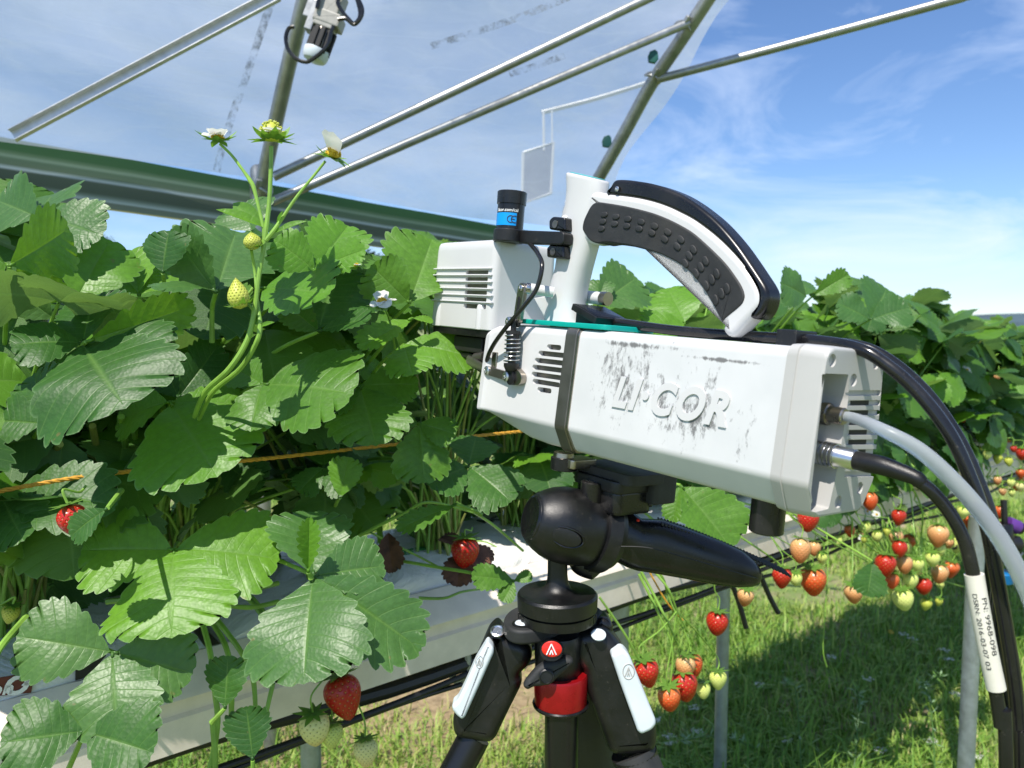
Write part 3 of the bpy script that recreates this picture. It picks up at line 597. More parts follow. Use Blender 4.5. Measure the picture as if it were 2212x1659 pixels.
# ---------------------------------------------------------------- strawberry plants
NTOOTH = 9
TP = [(0, 0), (.20, .46), (.42, .82), (.64, 1.0), (.84, .62)]; TPL = [(0, 0), (.38, .62), (.70, 1.0)]
def leaflet(mb, base, tip, nrm, wid=.94, fold=.25, bend=.3, seed=0, K=5, lod=0, cup=0):
    rs = random.Random(seed); L_ = (tip - base).length; ey = (tip - base) / L_; ex = ey.cross(nrm).normalized(); ez = ex.cross(ey)
    tp = TP if lod == 0 else TPL; ts = []
    for i in range(NTOOTH):
        for ph, h in tp: ts.append(((i + ph) / NTOOTH, h, ph))
    ts.append((1.0, .6, 0)); ph1, ph2 = rs.uniform(0, 6), rs.uniform(0, 6); asym = rs.uniform(-.06, .06)
    def P(x, y):
        r = abs(x); z = fold * r * (1 - .35 * y) + .018 * math.sin(9 * y + ph1 + 3 * x) * r * 2 + .02 * math.sin(5 * x + ph2)
        z -= bend * (y ** 2) * .5 + (cup + .10) * r * r * 1.9 * (1 + .5 * math.sin(6 * y + ph1)) - .012 * math.sin(14 * y + ph2 + 4 * x) * r * 2
        yy = y - bend * bend * .12 * y ** 3
        return base + (ex * x + ey * yy + ez * z) * L_
    def mg(t):
        t = min(1, max(0, t)); return .53 * wid * max(0, math.sin(math.pi * t ** 1.20)) ** .76, math.sin(math.pi * t / 2) ** 1.18 * .93
    amp = [rs.uniform(.8, 1.25) for _ in range(NTOOTH + 1)]
    for side in (-1, 1):
        vs = []; uv = []
        for t, h, ph in ts:
            mx, my = mg(t); a_, b_ = mg(t - .02), mg(t + .02); tx, ty = b_[0] - a_[0], b_[1] - a_[1]; tl = math.hypot(tx, ty) or 1; tx /= tl; ty /= tl
            A = .050 * amp[int(t * NTOOTH)] * h * min(1, max(0, (t - .10) / .18)) * (1 if t < .999 else .9)
            mxx = mx * (1 + asym * side) + (ty * A + tx * A * .45); myy = my + (-tx * A + ty * A * .45)
            if t > .999: mxx = 0; myy = .93 + .05
            cyy = (t * .88 + .05 * t ** 4) if t < .999 else .93
            for k in range(K + 1):
                q = k / K; x = side * mxx * q; y = cyy + (myy - cyy) * q ** 1.25
                if t > .999: x = 0
                p = P(x, y); vein = .5 + .5 * math.cos(2 * math.pi * (t * NTOOTH - .62)); p = p - ez * (L_ * .0035 * vein * math.sin(math.pi * min(1, q * 1.02)))
                vs.append(p); uv.append((side * q if k else .001, t + .0005))
        n = len(ts); fs = []
        for i in range(n - 1):
            for k in range(K):
                f = (i * (K + 1) + k, i * (K + 1) + k + 1, (i + 1) * (K + 1) + k + 1, (i + 1) * (K + 1) + k); fs.append(f if side > 0 else f[::-1])
        mb.add(vs, fs, uv)
    # short stalk of the leaflet
def mk_leafmesh(i, lod):
    rs = random.Random(50 + i); mb = MB(); Z = Vector((0, 0, 1)); o = Vector((0, 0, 0))
    for a, l in ((0, 1.0), (rs.uniform(72, 95), .92), (-rs.uniform(72, 95), .92)):
        a = R_(a); dr = rs.uniform(-.38, .02); d = Vector((math.sin(a) * math.cos(dr), math.cos(a) * math.cos(dr), math.sin(dr)))
        nr = (Z + Vector((math.sin(a), math.cos(a), 0)) * -math.sin(dr) + Vector((rs.uniform(-.2, .2), rs.uniform(-.2, .2), 0))).normalized()
        leaflet(mb, o + d * .04, o + d * l, nr, rs.uniform(.9, 1.06), rs.uniform(.1, .42), rs.uniform(.1, .6), rs.random(), 4 if lod == 0 else 3, lod, rs.uniform(0, .2))
    tube(mb, [o - Z * .02 + Vector((0, -.03, 0)), o + Vector((0, .05, 0))], [.016, .012], 6)
    me = bpy.data.meshes.new('leaf'); me.from_pydata(mb.v, [], mb.f); ul = me.uv_layers.new(name='UVMap'); li = np.zeros(len(me.loops), dtype=np.int32); me.loops.foreach_get('vertex_index', li)
    ul.data.foreach_set('uv', np.array(mb.uvd, dtype=np.float32)[li].ravel()); me.polygons.foreach_set('use_smooth', [True] * len(me.polygons)); return me
LM = {}
for mk in ('leaf', 'leaf_dark', 'leaf_blue', 'leaf_bright'):
    LM[mk] = []
    for i in range(5):
        me = mk_leafmesh(i, 1) if mk == 'leaf' else LM['leaf'][i].copy()
        if mk != 'leaf': me.materials.clear()
        me.materials.append(MT[mk]); LM[mk].append(me)
ROWNAMES = ['first', 'second', 'third', 'fourth', 'fifth', 'sixth', 'seventh', 'eighth', 'ninth', 'tenth', 'eleventh', 'twelfth', 'thirteenth', 'fourteenth', 'fifteenth']
PS = [-.12, .10, .28, .46, .64, .84, 1.04, 1.24, 1.46, 1.68, 1.92, 2.18, 2.46, 2.78, 3.15, 3.6, 4.1]
PL = ['strawberry plant at the far left edge with large yellowish backlit top leaves', 'strawberry plant at the left with bluish trifoliate leaves hanging over the gutter label',
      'strawberry plant with a tall upright flower truss above its leaves', 'strawberry plant with red and cream berries hanging before the gutter left of the tripod',
      'strawberry plant left of the instrument with a white flower and a berry on the bag', 'strawberry plant directly behind the white front housing and cable bracket',
      'strawberry plant behind the spring lever end of the instrument and above the tripod head', 'strawberry plant behind the handle stem, with pale leaves above the display box',
      'strawberry plant seen under the curved handle, with a berry cluster beside the tripod leg', 'strawberry plant behind the lower end of the curved handle',
      'strawberry plant just right of the handle, with peach berries below the grey end cap', 'strawberry plant with the broad skyline leaves above the rear end cap',
      'strawberry plant with white flowers between the end cap and the black cable', 'strawberry plant behind the upper bend of the black cable with red and green berries',
      'strawberry plant at the right edge with many small distant berries', 'low distant strawberry plant next to the right edge against the horizon', 'farthest strawberry plant at the end of the row on the horizon']
PLANTS = []
for s, lab in zip(PS, PL):
    p = empty('strawberry_plant', RW(s, G0 + .14 + .03 * math.sin(s * 9), GZ + .055), lab, 'strawberry plant', 'strawberry plants growing in the row'); PLANTS.append(p)
def plant_of(P): 
    s = Vector(P).dot(ds); return min(PLANTS, key=lambda p: abs(MATS[p.name].translation.dot(ds) - s))
def stalk(mb, a, b, r0, r1, lift=.5, n=8):
    d = b - a; m1_ = a + ZZ * (d.length * .45 * lift) + d * .2; m2 = a.lerp(b, .68) + ZZ * (d.length * .22 * lift)
    tube(mb, spline([a, m1_, m2, b], n), rsp([r0, (r0 + r1) / 2, (r0 + r1) / 2 * .95, r1], n), 8); return mb
SKY = [(-200, 400), (0, 400), (100, 430), (200, 500), (260, 545), (320, 540), (345, 500), (470, 450), (560, 430), (640, 470), (740, 500), (790, 540), (860, 540), (930, 505), (1080, 520), (1250, 590), (1400, 600), (1500, 612), (1600, 625), (1680, 606), (1750, 640), (1830, 600), (1880, 625), (1960, 620), (2040, 650), (2120, 672), (2212, 694), (2600, 705)]
def skyy(x):
    for (a, b), (c, d) in zip(SKY, SKY[1:]):
        if a <= x <= c: return b + (d - b) * (x - a) / (c - a)
    return 700
def under(x): return 1110 if x < 1000 else (1110 - (x - 1000) * .06 if x < 1700 else 1068 - (x - 1700) * .16)
rnd = random.Random(21); nleaf = 0
for ip, (pl, s) in enumerate(zip(PLANTS, PS)):
    crown = MATS[pl.name].translation; gap = (PS[min(ip + 1, len(PS) - 1)] - PS[max(ip - 1, 0)]) / 2 or .25; cnt = 0; tries = 0; want = 38 if s < 1.0 else 52
    while cnt < want and tries < 900:
        tries += 1; zone = rnd.random()
        j = RW(s + rnd.uniform(-.75, .75) * max(gap, .24), rnd.uniform(.87 if .35 < s < 1.5 else .81, 1.0) if zone < .62 else rnd.uniform(.98, 1.22), rnd.uniform(.98, 1.40) if zone < .9 else rnd.uniform(.86, 1.0))
        x, y, z = proj(j); sc = rnd.uniform(.060, .098) * (1 + .30 * min(1, max(0, (s - .9) / .8))); pxl = sc * FPX / z
        if y - skyy(x) < pxl * .55 + rnd.random() * 10 or z < .62: continue
        if y > under(x) + rnd.uniform(-60, 5): continue
        if 1020 < x < 1950 and j.dot(nn) < .86: continue
        if 820 < x < 1130 and y > 760 and j.dot(nn) < .99: continue
        outw = -nn if rnd.random() < .75 else nn
        N_ = (ZZ * rnd.uniform(.5, 1.3) + outw * rnd.uniform(.25, 1.1) + ds * rnd.uniform(-.5, .5)).normalized()
        T = (j - crown).normalized() + Vector((rnd.uniform(-.6, .6), rnd.uniform(-.6, .6), rnd.uniform(-.4, .2))) - nn * .3; T = (T - N_ * T.dot(N_)).normalized(); X = T.cross(N_)
        M = Matrix((X, T, N_)).transposed().to_4x4(); M = Matrix.Translation(j) @ M @ Matrix.Scale(sc, 4)
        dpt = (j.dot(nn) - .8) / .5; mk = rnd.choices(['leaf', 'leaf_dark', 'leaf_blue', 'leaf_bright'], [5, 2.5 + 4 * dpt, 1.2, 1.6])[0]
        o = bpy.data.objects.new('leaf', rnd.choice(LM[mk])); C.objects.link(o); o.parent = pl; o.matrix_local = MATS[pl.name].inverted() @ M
        cc = crown + Vector((rnd.uniform(-.03, .03), rnd.uniform(-.03, .03), 0)); mb = MB(); stalk(mb, cc, j + (-N_) * .001, .0024, .0016, rnd.uniform(.2, .8), 5); finish('leaf_stalk', mb, MT['stem_green' if rnd.random() < .75 else 'stem_red'], pl); cnt += 1; nleaf += 1
    for q in range(9):  # leaves deep inside the plant, shade put in by the darker leaf colour
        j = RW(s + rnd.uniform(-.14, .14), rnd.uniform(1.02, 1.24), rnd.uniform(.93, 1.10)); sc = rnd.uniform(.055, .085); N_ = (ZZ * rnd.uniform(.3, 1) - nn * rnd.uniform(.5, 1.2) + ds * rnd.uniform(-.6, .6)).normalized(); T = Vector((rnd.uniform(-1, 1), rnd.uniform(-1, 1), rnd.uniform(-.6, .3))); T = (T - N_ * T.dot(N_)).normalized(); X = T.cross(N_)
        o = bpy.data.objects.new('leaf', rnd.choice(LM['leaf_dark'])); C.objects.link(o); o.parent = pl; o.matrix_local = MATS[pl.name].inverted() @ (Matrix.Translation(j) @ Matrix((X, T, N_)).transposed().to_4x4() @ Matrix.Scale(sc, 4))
    for q in range(11 if s > .8 else 5):  # crest leaves along the skyline of the row
        x0 = proj(crown)[0] + rnd.uniform(-.5, .5) * max(60, 150 - 30 * s); n_ = rnd.uniform(.92, 1.2); sc = rnd.uniform(.070, .105) * (1.15 if s > .9 else .95)
        zc = (atn(x0, 650, n_) - EYE).dot(CF); y0 = skyy(x0) + sc * FPX / zc * rnd.uniform(.35, .95); j = atn(x0, y0, n_)
        if 1010 < x0 < 1330 or j.z > 1.5: continue
        N_ = (ZZ * rnd.uniform(.5, 1.2) - nn * rnd.uniform(.2, 1.0) + ds * rnd.uniform(-.5, .5)).normalized(); T = Vector((rnd.uniform(-1, 1), rnd.uniform(-.6, .6), rnd.uniform(-.3, .5))); T = (T - N_ * T.dot(N_)).normalized(); X = T.cross(N_)
        o = bpy.data.objects.new('leaf', rnd.choice(LM[rnd.choice(['leaf', 'leaf', 'leaf_bright', 'leaf_blue'])])); C.objects.link(o); o.parent = pl; o.matrix_local = MATS[pl.name].inverted() @ (Matrix.Translation(j) @ Matrix((X, T, N_)).transposed().to_4x4() @ Matrix.Scale(sc, 4))
        mb = MB(); stalk(mb, crown + ds * rnd.uniform(-.03, .03), j, .0024, .0016, .6, 5); finish('leaf_stalk', mb, MT['stem_green'], pl)
    for q in range(9 if s > 1.3 else (3 if s > .2 else 0)):
        j = RW(s + rnd.uniform(-.16, .16), rnd.uniform(.775, .86), rnd.uniform(.86, 1.02) if s > 1.3 else rnd.uniform(.93, 1.02)); x, y, z = proj(j)
        if x < 1720 and not (560 < x < 1080): continue
        if x < 1080 and y > 1120: continue
        sc = rnd.uniform(.045, .080); N_ = (ZZ * rnd.uniform(.2, .9) - nn * rnd.uniform(.5, 1.1) + ds * rnd.uniform(-.5, .5)).normalized(); T = (Vector((rnd.uniform(-.6, .6), rnd.uniform(-.6, .2), -.8))); T = (T - N_ * T.dot(N_)).normalized(); X = T.cross(N_)
        o = bpy.data.objects.new('leaf', rnd.choice(LM[rnd.choice(['leaf', 'leaf_dark', 'leaf_dark'])])); C.objects.link(o); o.parent = pl; o.matrix_local = MATS[pl.name].inverted() @ (Matrix.Translation(j) @ Matrix((X, T, N_)).transposed().to_4x4() @ Matrix.Scale(sc, 4))
        mb = MB(); stalk(mb, crown + ds * rnd.uniform(-.03, .03), j, .0022, .0015, .9, 5); finish('leaf_stalk', mb, MT['stem_green'], pl)
    mb = MB(); c = MATS[pl.name].translation
    for q in range(9):
        e = Vector((rnd.uniform(-.05, .05), rnd.uniform(-.03, .03), rnd.uniform(.05, .11))); tube(mb, [c - ZZ * .03 + e * .3, c + e], [.004, .0015], 6)
    finish('crown', mb, MT['stem_red'], pl)
print('filler leaves', nleaf)


# ---------------------------------------------------------------- hero leaves: joint pixel + depth, then leaflet tips (x, y, depth, width, normal tilt x, tilt y)
def cam_dir(a, b, c): return (CR * a + CU * b - CF * c).normalized()   # right, up, towards the viewer
HN = 0
def hero(jx, jy, jd, tips, mat='leaf', base=None, lift=.4, bases=None):
    """tips: (x, y, depth, width, nx, ny, fold, bend, cup)"""
    global HN
    J = W(jx, jy, jd); pl = plant_of(J)
    for i, t in enumerate(tips):
        pass
    mb = MB()
    for i, t in enumerate(tips):
        x, y, d, wd, nx, ny = t[:6]; fold = t[6] if len(t) > 6 else .2; bend = t[7] if len(t) > 7 else .25; T = W(x, y, d)
        n_ = cam_dir(nx, ny, 1.0); HN += 1; b0 = J.lerp(T, .03)
        leaflet(mb, b0, T, n_, wd, fold, bend, HN * 7 + 1, 7, 0, t[8] if len(t) > 8 else .05)
        tube(mb, [J, b0.lerp(T, .04)], [.0017, .0014], 6)
    o = finish('leaf', mb, MT[mat], pl, ang=180, recalc=False)
    crown = MATS[pl.name].translation
    if base is not None: B = W(*base)
    else: B = crown
    sm = MB(); stalk(sm, B, J, .0028, .0018, lift, 8); finish('leaf_stalk', sm, MT['stem_green'], pl)
    return o
hero(377, 1187, .715, [(164, 1180, .70, .92, -.3, .75, .25, .2), (352, 1352, .64, 1.15, 0, .8, .12, .5), (606, 1190, .72, .88, .3, .8, .2, .45)], 'leaf_bright')
hero(243, 1408, .665, [(24, 1372, .64, .80, -.3, .5, .25, .3), (244, 1586, .62, 1.02, .1, .55, .14, .3), (418, 1450, .67, .85, .3, .6, .25, .4)], 'leaf_blue', lift=.1)
hero(183, 1580, .63, [(-6, 1600, .60, .98, -.2, .6, .25, .3), (322, 1622, .61, .95, .2, .6, .2, .3)], 'leaf_dark', base=(140, 1680, .64), lift=0)
hero(677, 1243, .71, [(641, 1462, .63, 1.0, -.1, .55, .14, .35), (836, 1216, .73, .78, .15, .7, .3, .2), (920, 1402, .69, .50, .45, .4, .5, .3), (672, 1092, .76, .95, .3, .4, .3, .2)], 'leaf_blue')
hero(666, 1236, .70, [(668, 1118, .69, .30, .2, .2, .9, .1)], 'leaf_bright', base=(672, 1250, .705))
hero(486, 1530, .69, [(496, 1412, .70, .82, -.1, .3, .15, -.1)], 'leaf_dark', base=(458, 1560, .70), lift=0)
hero(546, 1642, .69, [(532, 1522, .70, .80, .1, .3, .15, -.1)], 'leaf_dark', base=(548, 1690, .70), lift=0)
hero(367, 868, .745, [(464, 1010, .688, 1.1, .3, .6, .12, .3), (236, 905, .755, .8, -.3, .7, .3, .3), (540, 865, .77, .55, .2, .9, .1, .2)], 'leaf_bright', lift=.8)
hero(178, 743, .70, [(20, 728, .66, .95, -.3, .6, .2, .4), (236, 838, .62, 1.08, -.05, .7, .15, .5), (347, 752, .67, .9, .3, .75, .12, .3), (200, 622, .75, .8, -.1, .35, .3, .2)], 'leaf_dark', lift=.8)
hero(186, 738, .685, [(432, 664, .72, .36, .1, -.6, .2, .2)], 'leaf_bright', base=(180, 745, .70), lift=0)
hero(85, 470, .78, [(-30, 420, .80, .9, -.3, .3, .3, .3), (105, 402, .84, 1.0, 0, .3, .2, .2), (208, 488, .76, .85, .4, .4, .2, .4)], 'leaf_blue', lift=.9)
hero(20, 575, .66, [(175, 492, .72, .75, 0, -.7, .15, .3), (-80, 500, .70, .9, 0, -.6, .2, .2)], 'leaf_bright', lift=.9)
hero(160, 655, .76, [(240, 512, .80, .86, .3, -.3, .35, .1), (40, 572, .72, .80, -.3, -.25, .35, .2)], 'leaf_bright', lift=.9)
hero(120, 690, .78, [(-5, 600, .76, .8, -.3, .1, .3, .2)], 'leaf_blue')
hero(300, 640, .80, [(268, 535, .84, .95, 0, .25, .25, .2), (345, 560, .84, .9, .3, .2, .25, .2)], 'leaf_bright', lift=.8)
hero(467, 632, .72, [(352, 496, .70, .70, -.5, .2, .15, .3), (512, 478, .80, .92, .3, .2, .3, .2), (338, 590, .66, .50, -.2, .9, .2, .5)], 'leaf_blue', lift=.8, base=(458, 740, .76))
hero(545, 500, .86, [(520, 432, .88, 1.4, 0, .2, .2, .2)], 'leaf_blue', lift=.8)
hero(352, 590, .70, [(360, 494, .70, 1.2, -.3, .25, .2, .2)], 'leaf_dark', lift=.8)
hero(681, 585, .74, [(592, 512, .72, .85, -.4, .6, .2, .3), (788, 533, .72, .55, .3, .4, .3, .2), (752, 488, .80, .7, .2, .3, .5, 0)], 'leaf_bright', lift=.8)
hero(689, 716, .75, [(730, 566, .82, 1.1, .1, .25, .2, .2), (612, 655, .72, .62, -.4, .2, .4, .2), (796, 678, .72, .40, .3, .8, .3, .2)], 'leaf_dark', lift=.8)
hero(565, 622, .76, [(702, 618, .70, .75, .1, .55, .25, .2)], 'leaf_bright', lift=.8)
hero(885, 655, .80, [(800, 572, .78, .9, -.2, .2, .2, .3), (936, 506, .86, .9, .2, .3, .3, .1)], 'leaf', lift=.8)
hero(890, 688, .79, [(772, 735, .74, .45, -.3, .8, .3, .3), (938, 690, .80, .4, .2, .8, .3, .2)], 'leaf_bright', lift=.8)
hero(569, 830, .74, [(752, 826, .69, .95, .3, .75, .15, .3), (535, 925, .70, .9, -.1, .6, .3, .3), (500, 790, .76, .8, -.3, .8, .3, .2)], 'leaf', lift=.8)
hero(777, 834, .80, [(812, 948, .74, .92, .2, .6, .25, .3), (905, 820, .80, .75, .3, .8, .2, .3), (690, 880, .76, .8, -.4, .5, .3, .3)], 'leaf', lift=.8)
hero(872, 745, .81, [(1035, 758, .80, .65, .3, .8, .2, .4), (890, 800, .76, .75, 0, .8, .2, .3)], 'leaf_bright', lift=.8)
hero(905, 915, .83, [(918, 1042, .80, .85, .2, .4, .2, .3), (985, 935, .82, .8, .3, .7, .2, .2), (850, 905, .82, .8, -.3, .7, .2, .2)], 'leaf', lift=.8)
hero(1012, 1008, .86, [(1105, 1075, .82, .9, .3, .5, .2, .3), (925, 1035, .82, .95, -.3, .5, .2, .3), (1030, 935, .9, 1.0, 0, .6, .2, .2)], 'leaf_dark', lift=.8)
hero(735, 1075, .84, [(752, 985, .84, .75, 0, .2, .2, .1)], 'leaf_bright', lift=.5)
hero(98, 915, .70, [(62, 800, .72, 1.0, -.2, .2, .3, .2), (-20, 905, .70, .9, -.4, .4, .3, .2), (215, 850, .72, .62, .2, .8, .3, .3)], 'leaf_dark', lift=.8)
hero(4, 1073, .70, [(232, 1064, .68, .62, .3, .75, .3, .4), (40, 1160, .66, .85, .1, .5, .3, .3)], 'leaf_dark', lift=.5)
hero(385, 860, .76, [(480, 735, .80, .5, .3, -.2, .5, .3), (345, 770, .78, .75, -.4, .2, .3, .2)], 'leaf_dark', lift=.8)
hero(1470, 1048, 1.02, [(1592, 1180, .98, .9, .3, .5, .3, .25), (1452, 1128, 1.0, .6, -.4, .2, .4, .3)], 'leaf', lift=.5)
hero(1110, 1255, .88, [(1020, 1240, .86, .55, -.2, .8, .3, .2), (1085, 1300, .86, .6, 0, .6, .3, .2), (1150, 1240, .88, .6, .2, .7, .3, .2)], 'leaf', lift=.2)
hero(985, 1090, .84, [(855, 1132, .80, .30, 0, .9, .3, .3)], 'leaf', base=(1040, 1112, .86), lift=.1)
hero(1885, 1212, 1.42, [(1876, 1290, 1.40, .85, -.1, .3, .2, .2)], 'leaf_dark', lift=.0)
hero(1740, 640, 1.45, [(1690, 608, 1.4, .9, -.2, .3, .3, .2), (1735, 600, 1.5, .7, .1, .2, .3, .2)], 'leaf_blue', lift=.8)
hero(1755, 640, 1.5, [(1840, 588, 1.5, .42, .2, .3, .5, .2)], 'leaf', lift=.8)
hero(1880, 690, 1.6, [(1925, 615, 1.65, 1.0, .2, .4, .3, .2), (1970, 660, 1.6, .8, .3, .5, .3, .2), (1810, 650, 1.6, .8, -.3, .4, .3, .2)], 'leaf_blue', lift=.8)
hero(1290, 660, 1.1, [(1385, 590, 1.15, .8, .2, .3, .3, .2), (1300, 600, 1.12, .8, -.2, .3, .3, .2)], 'leaf_blue', lift=.8)
hero(1480, 700, 1.15, [(1440, 610, 1.2, 1.1, -.1, .3, .25, .3), (1390, 700, 1.12, .8, -.3, .5, .25, .3)], 'leaf_bright', lift=.8)
hero(232, 1098, .615, [(140, 1158, .61, .62, -.1, .5, .3, .3)], 'leaf_dark', base=(262, 1060, .68), lift=0)
hero(700, 1010, .86, [(640, 1060, .84, .9, -.3, .5, .3, .3), (760, 1050, .84, .9, .3, .5, .3, .3), (700, 930, .9, .9, 0, .6, .3, .2)], 'leaf_dark', lift=.7)
hero(480, 1000, .86, [(420, 1050, .84, .9, -.3, .5, .3, .3), (560, 1050, .84, .9, .3, .5, .3, .3), (500, 920, .9, .9, 0, .6, .3, .2)], 'leaf_dark', lift=.7)
# ---------------------------------------------------------------- berries
def berry(x, y, hpx, kind, d=None, tilt=0, node=None, wide=.95, name='strawberry', calyx=True):
    p0 = atn(x, y, .775) if d is None else W(x, y, d); dd = (p0 - EYE).dot(CF); H = hpx * (1.14 if x > 1350 else 1) * dd / FPX; pl = plant_of(p0)
    rs = random.Random(int(x * 7 + y)); tl = R_(tilt + rs.uniform(-9, 9)); ax = (-CU * math.cos(tl) + CR * math.sin(tl) - CF * rs.uniform(-.25, .1)).normalized(); top = p0 - ax * H / 2
    mb = MB(); n = 30; m = 22; X, Y = perp(ax); vs = []; uv = []; sq = rs.uniform(.9, 1.08); shp = rs.uniform(-.25, .22)
    for i in range(m + 1):
        t = i / m; r = (.5 * wide * H) * (math.sin(math.pi * min(1, t ** .80)) ** .54) * (1.0 - .30 * t + shp * (t - .4)) if 0 < t < 1 else 0.0005
        for k in range(n + 1):
            a = 2 * math.pi * k / n; rr = r * (1 + .035 * math.sin(2 * a + x) + .02 * math.sin(3 * a + y) * t); vs.append(top + ax * (H * (t - .03 * math.cos(a) * t * (1 - t))) + X * rr * math.cos(a) * sq + Y * rr * math.sin(a)); uv.append((k / n, t + .001))
    fs = [(i * (n + 1) + k, i * (n + 1) + k + 1, (i + 1) * (n + 1) + k + 1, (i + 1) * (n + 1) + k) for i in range(m) for k in range(n)]
    o = finish(name, mb.add(vs, fs, uv), MT['berry_' + kind], pl, ang=180)
    if calyx:
        cm = MB(); ns = 9
        for k in range(ns):
            a = 2 * math.pi * k / ns + rs.uniform(-.15, .15); rd = X * math.cos(a) + Y * math.sin(a); l = H * rs.uniform(.30, .42) + .003; up_ = rs.uniform(-.1, .75)
            tipd = (rd + (-ax) * up_).normalized(); sd = ax.cross(rd); pts = []
            for q in range(5):
                tq = q / 4; wd = l * .20 * math.sin(math.pi * min(1, .18 + tq * .82)) ** .9 if q < 4 else .0002; c = top + ax * .001 - ax * .0012 + rd * (l * tq * .9) + tipd * (l * .3 * tq * tq) ; pts += [c - sd * wd, c - ax * wd * .3, c + sd * wd]
            cm.add(pts, [(3 * q + u, 3 * q + u + 1, 3 * q + 4 + u, 3 * q + 3 + u) for q in range(4) for u in (0, 1)])
        finish('calyx', cm, MT['leaf' if kind != 'young' and hpx > 30 else 'leaf_bright'], o, ang=180, recalc=False)
    if node is not None:
        sm = MB(); nd = W(*node); e = top - ax * .002; mid = nd.lerp(e, .5) - CU * (nd - e).length * -.06 + CR * rs.uniform(-.004, .004)
        c1 = e - ax * min(.02, (nd - e).length * .4); tube(sm, spline([nd, mid, c1, e], 6), rsp([.0012, .0011, .001, .0012], 6), 6); finish('stalk', sm, MT['stem_green'], o)
    return o
def truss(node_px, n=.80, lipn=.84, side=0):
    x, y = node_px; nd = atn(x, y, n); s = nd.dot(ds) - .05 + side; lp = RW(s, G0 - .012, GZ + .03); cr = RW(s - .05, G0 + .12, GZ + .07); pl = plant_of(cr)
    mb = MB(); tube(mb, spline([cr, cr.lerp(lp, .5) + ZZ * .03, lp, lp.lerp(nd, .5) - nn * .02, nd], 7), rsp([.0026, .0024, .0022, .002, .0017], 7), 7); finish('truss_stem', mb, MT['stem_green'], pl); return (x, y, (nd - EYE).dot(CF))
def cluster(node, items, n=.80, side=0):
    nd = truss(node, n, side=side)
    for it in items:
        x, y, h, k = it[:4]; tl = it[4] if len(it) > 4 else 0; berry(x, y, h, k, tilt=tl, node=nd)
cluster((735, 1330), [(772, 1382, 84, 'green', 8), (727, 1407, 44, 'young'), (832, 1386, 40, 'young', 10)], .80)
cluster((735, 1395), [(743, 1508, 98, 'red', 12), (680, 1576, 80, 'cream', 0), (716, 1590, 56, 'green'), (790, 1627, 62, 'cream', -4)], .79)
b = berry(1005, 1196, 72, 'red', .985, 0, (1020, 1140, 1.0)); berry(158, 1124, 70, 'red', .635, 20, (185, 1050, .66)); berry(22, 1328, 44, 'young', .76, -10, (-20, 1310, .75))
cluster((1440, 1280), [(1480, 1440, 44, 'peach', -8), (1497, 1437, 46, 'orange', 10)], .80); cluster((1462, 1320), [(1397, 1455, 60, 'red', 8), (1478, 1482, 64, 'red', 12), (1446, 1509, 54, 'orange'), (1519, 1492, 32, 'green'), (1551, 1470, 38, 'green', 8)], .775)
cluster((1545, 1240), [(1549, 1347, 48, 'red')], .775); cluster((1600, 1215), [(1610, 1291, 38, 'peach')], .775)
cluster((1690, 1085), [(1745, 1124, 46, 'red'), (1729, 1190, 48, 'peach'), (1776, 1207, 24, 'green')], .80); cluster((1660, 1150), [(1689, 1249, 42, 'red', -8), (1719, 1251, 28, 'green'), (1756, 1257, 58, 'orange', 6)], .80)
cluster((1840, 1150), [(1844, 1283, 40, 'peach', 10)], .8); cluster((1860, 1010), [(1879, 1083, 36, 'orange')], .84); cluster((1920, 1050), [(1941, 1118, 32, 'red'), (1943, 1186, 34, 'red')], .82)
cluster((1975, 1080), [(2026, 1158, 44, 'peach'), (2030, 1188, 26, 'green')], .8)
cluster((1905, 1120), [(1912, 1223, 46, 'red', -8), (1954, 1220, 36, 'peach'), (1927, 1256, 30, 'orange'), (1967, 1255, 34, 'green'), (1951, 1296, 44, 'green', 14)], .79)
cluster((1990, 1160), [(1982, 1222, 28, 'green'), (2015, 1209, 30, 'green'), (2030, 1240, 38, 'peach'), (1995, 1266, 34, 'red'), (2054, 1231, 34, 'orange'), (2000, 1306, 24, 'young'), (2028, 1301, 16, 'young')], .8)
cluster((1850, 1110), [(1866, 1166, 15, 'young'), (1916, 1150, 16, 'young')], .79)
cluster((2050, 1050), [(2080, 1108, 28, 'green'), (2096, 1128, 32, 'orange'), (2105, 1108, 22, 'peach')], .8); cluster((2130, 1030), [(2159, 1107, 26, 'orange'), (2166, 1062, 16, 'peach'), (2155, 1038, 18, 'peach'), (2184, 1043, 17, 'green'), (2186, 1066, 15, 'green')], .82)
cluster((2120, 950), [(2133, 983, 17, 'green'), (2155, 992, 20, 'young'), (2179, 998, 18, 'young'), (2207, 981, 24, 'red'), (2205, 1024, 20, 'orange'), (2204, 1052, 20, 'cream'), (2190, 970, 14, 'red')], .84)
cluster((1640, 1100), [(1664, 1138, 22, 'green')], .8)
rb = random.Random(5)
for i in range(30):  # filler fruit within the hanging clusters at the right
    x = rb.gauss(1960, 80); y = rb.gauss(1205, 55); h = rb.uniform(16, 34)
    if not (1700 < x < 2085 and 1090 < y < 1300): continue
    berry(x, y, h, rb.choice(['green', 'cream', 'peach', 'orange', 'red', 'peach', 'green']), (atn(x, y, rb.uniform(.80, .86)) - EYE).dot(CF), node=(x + rb.uniform(-60, -10), y - rb.uniform(50, 110), (atn(x, y, .84) - EYE).dot(CF)), tilt=rb.uniform(-15, 15))
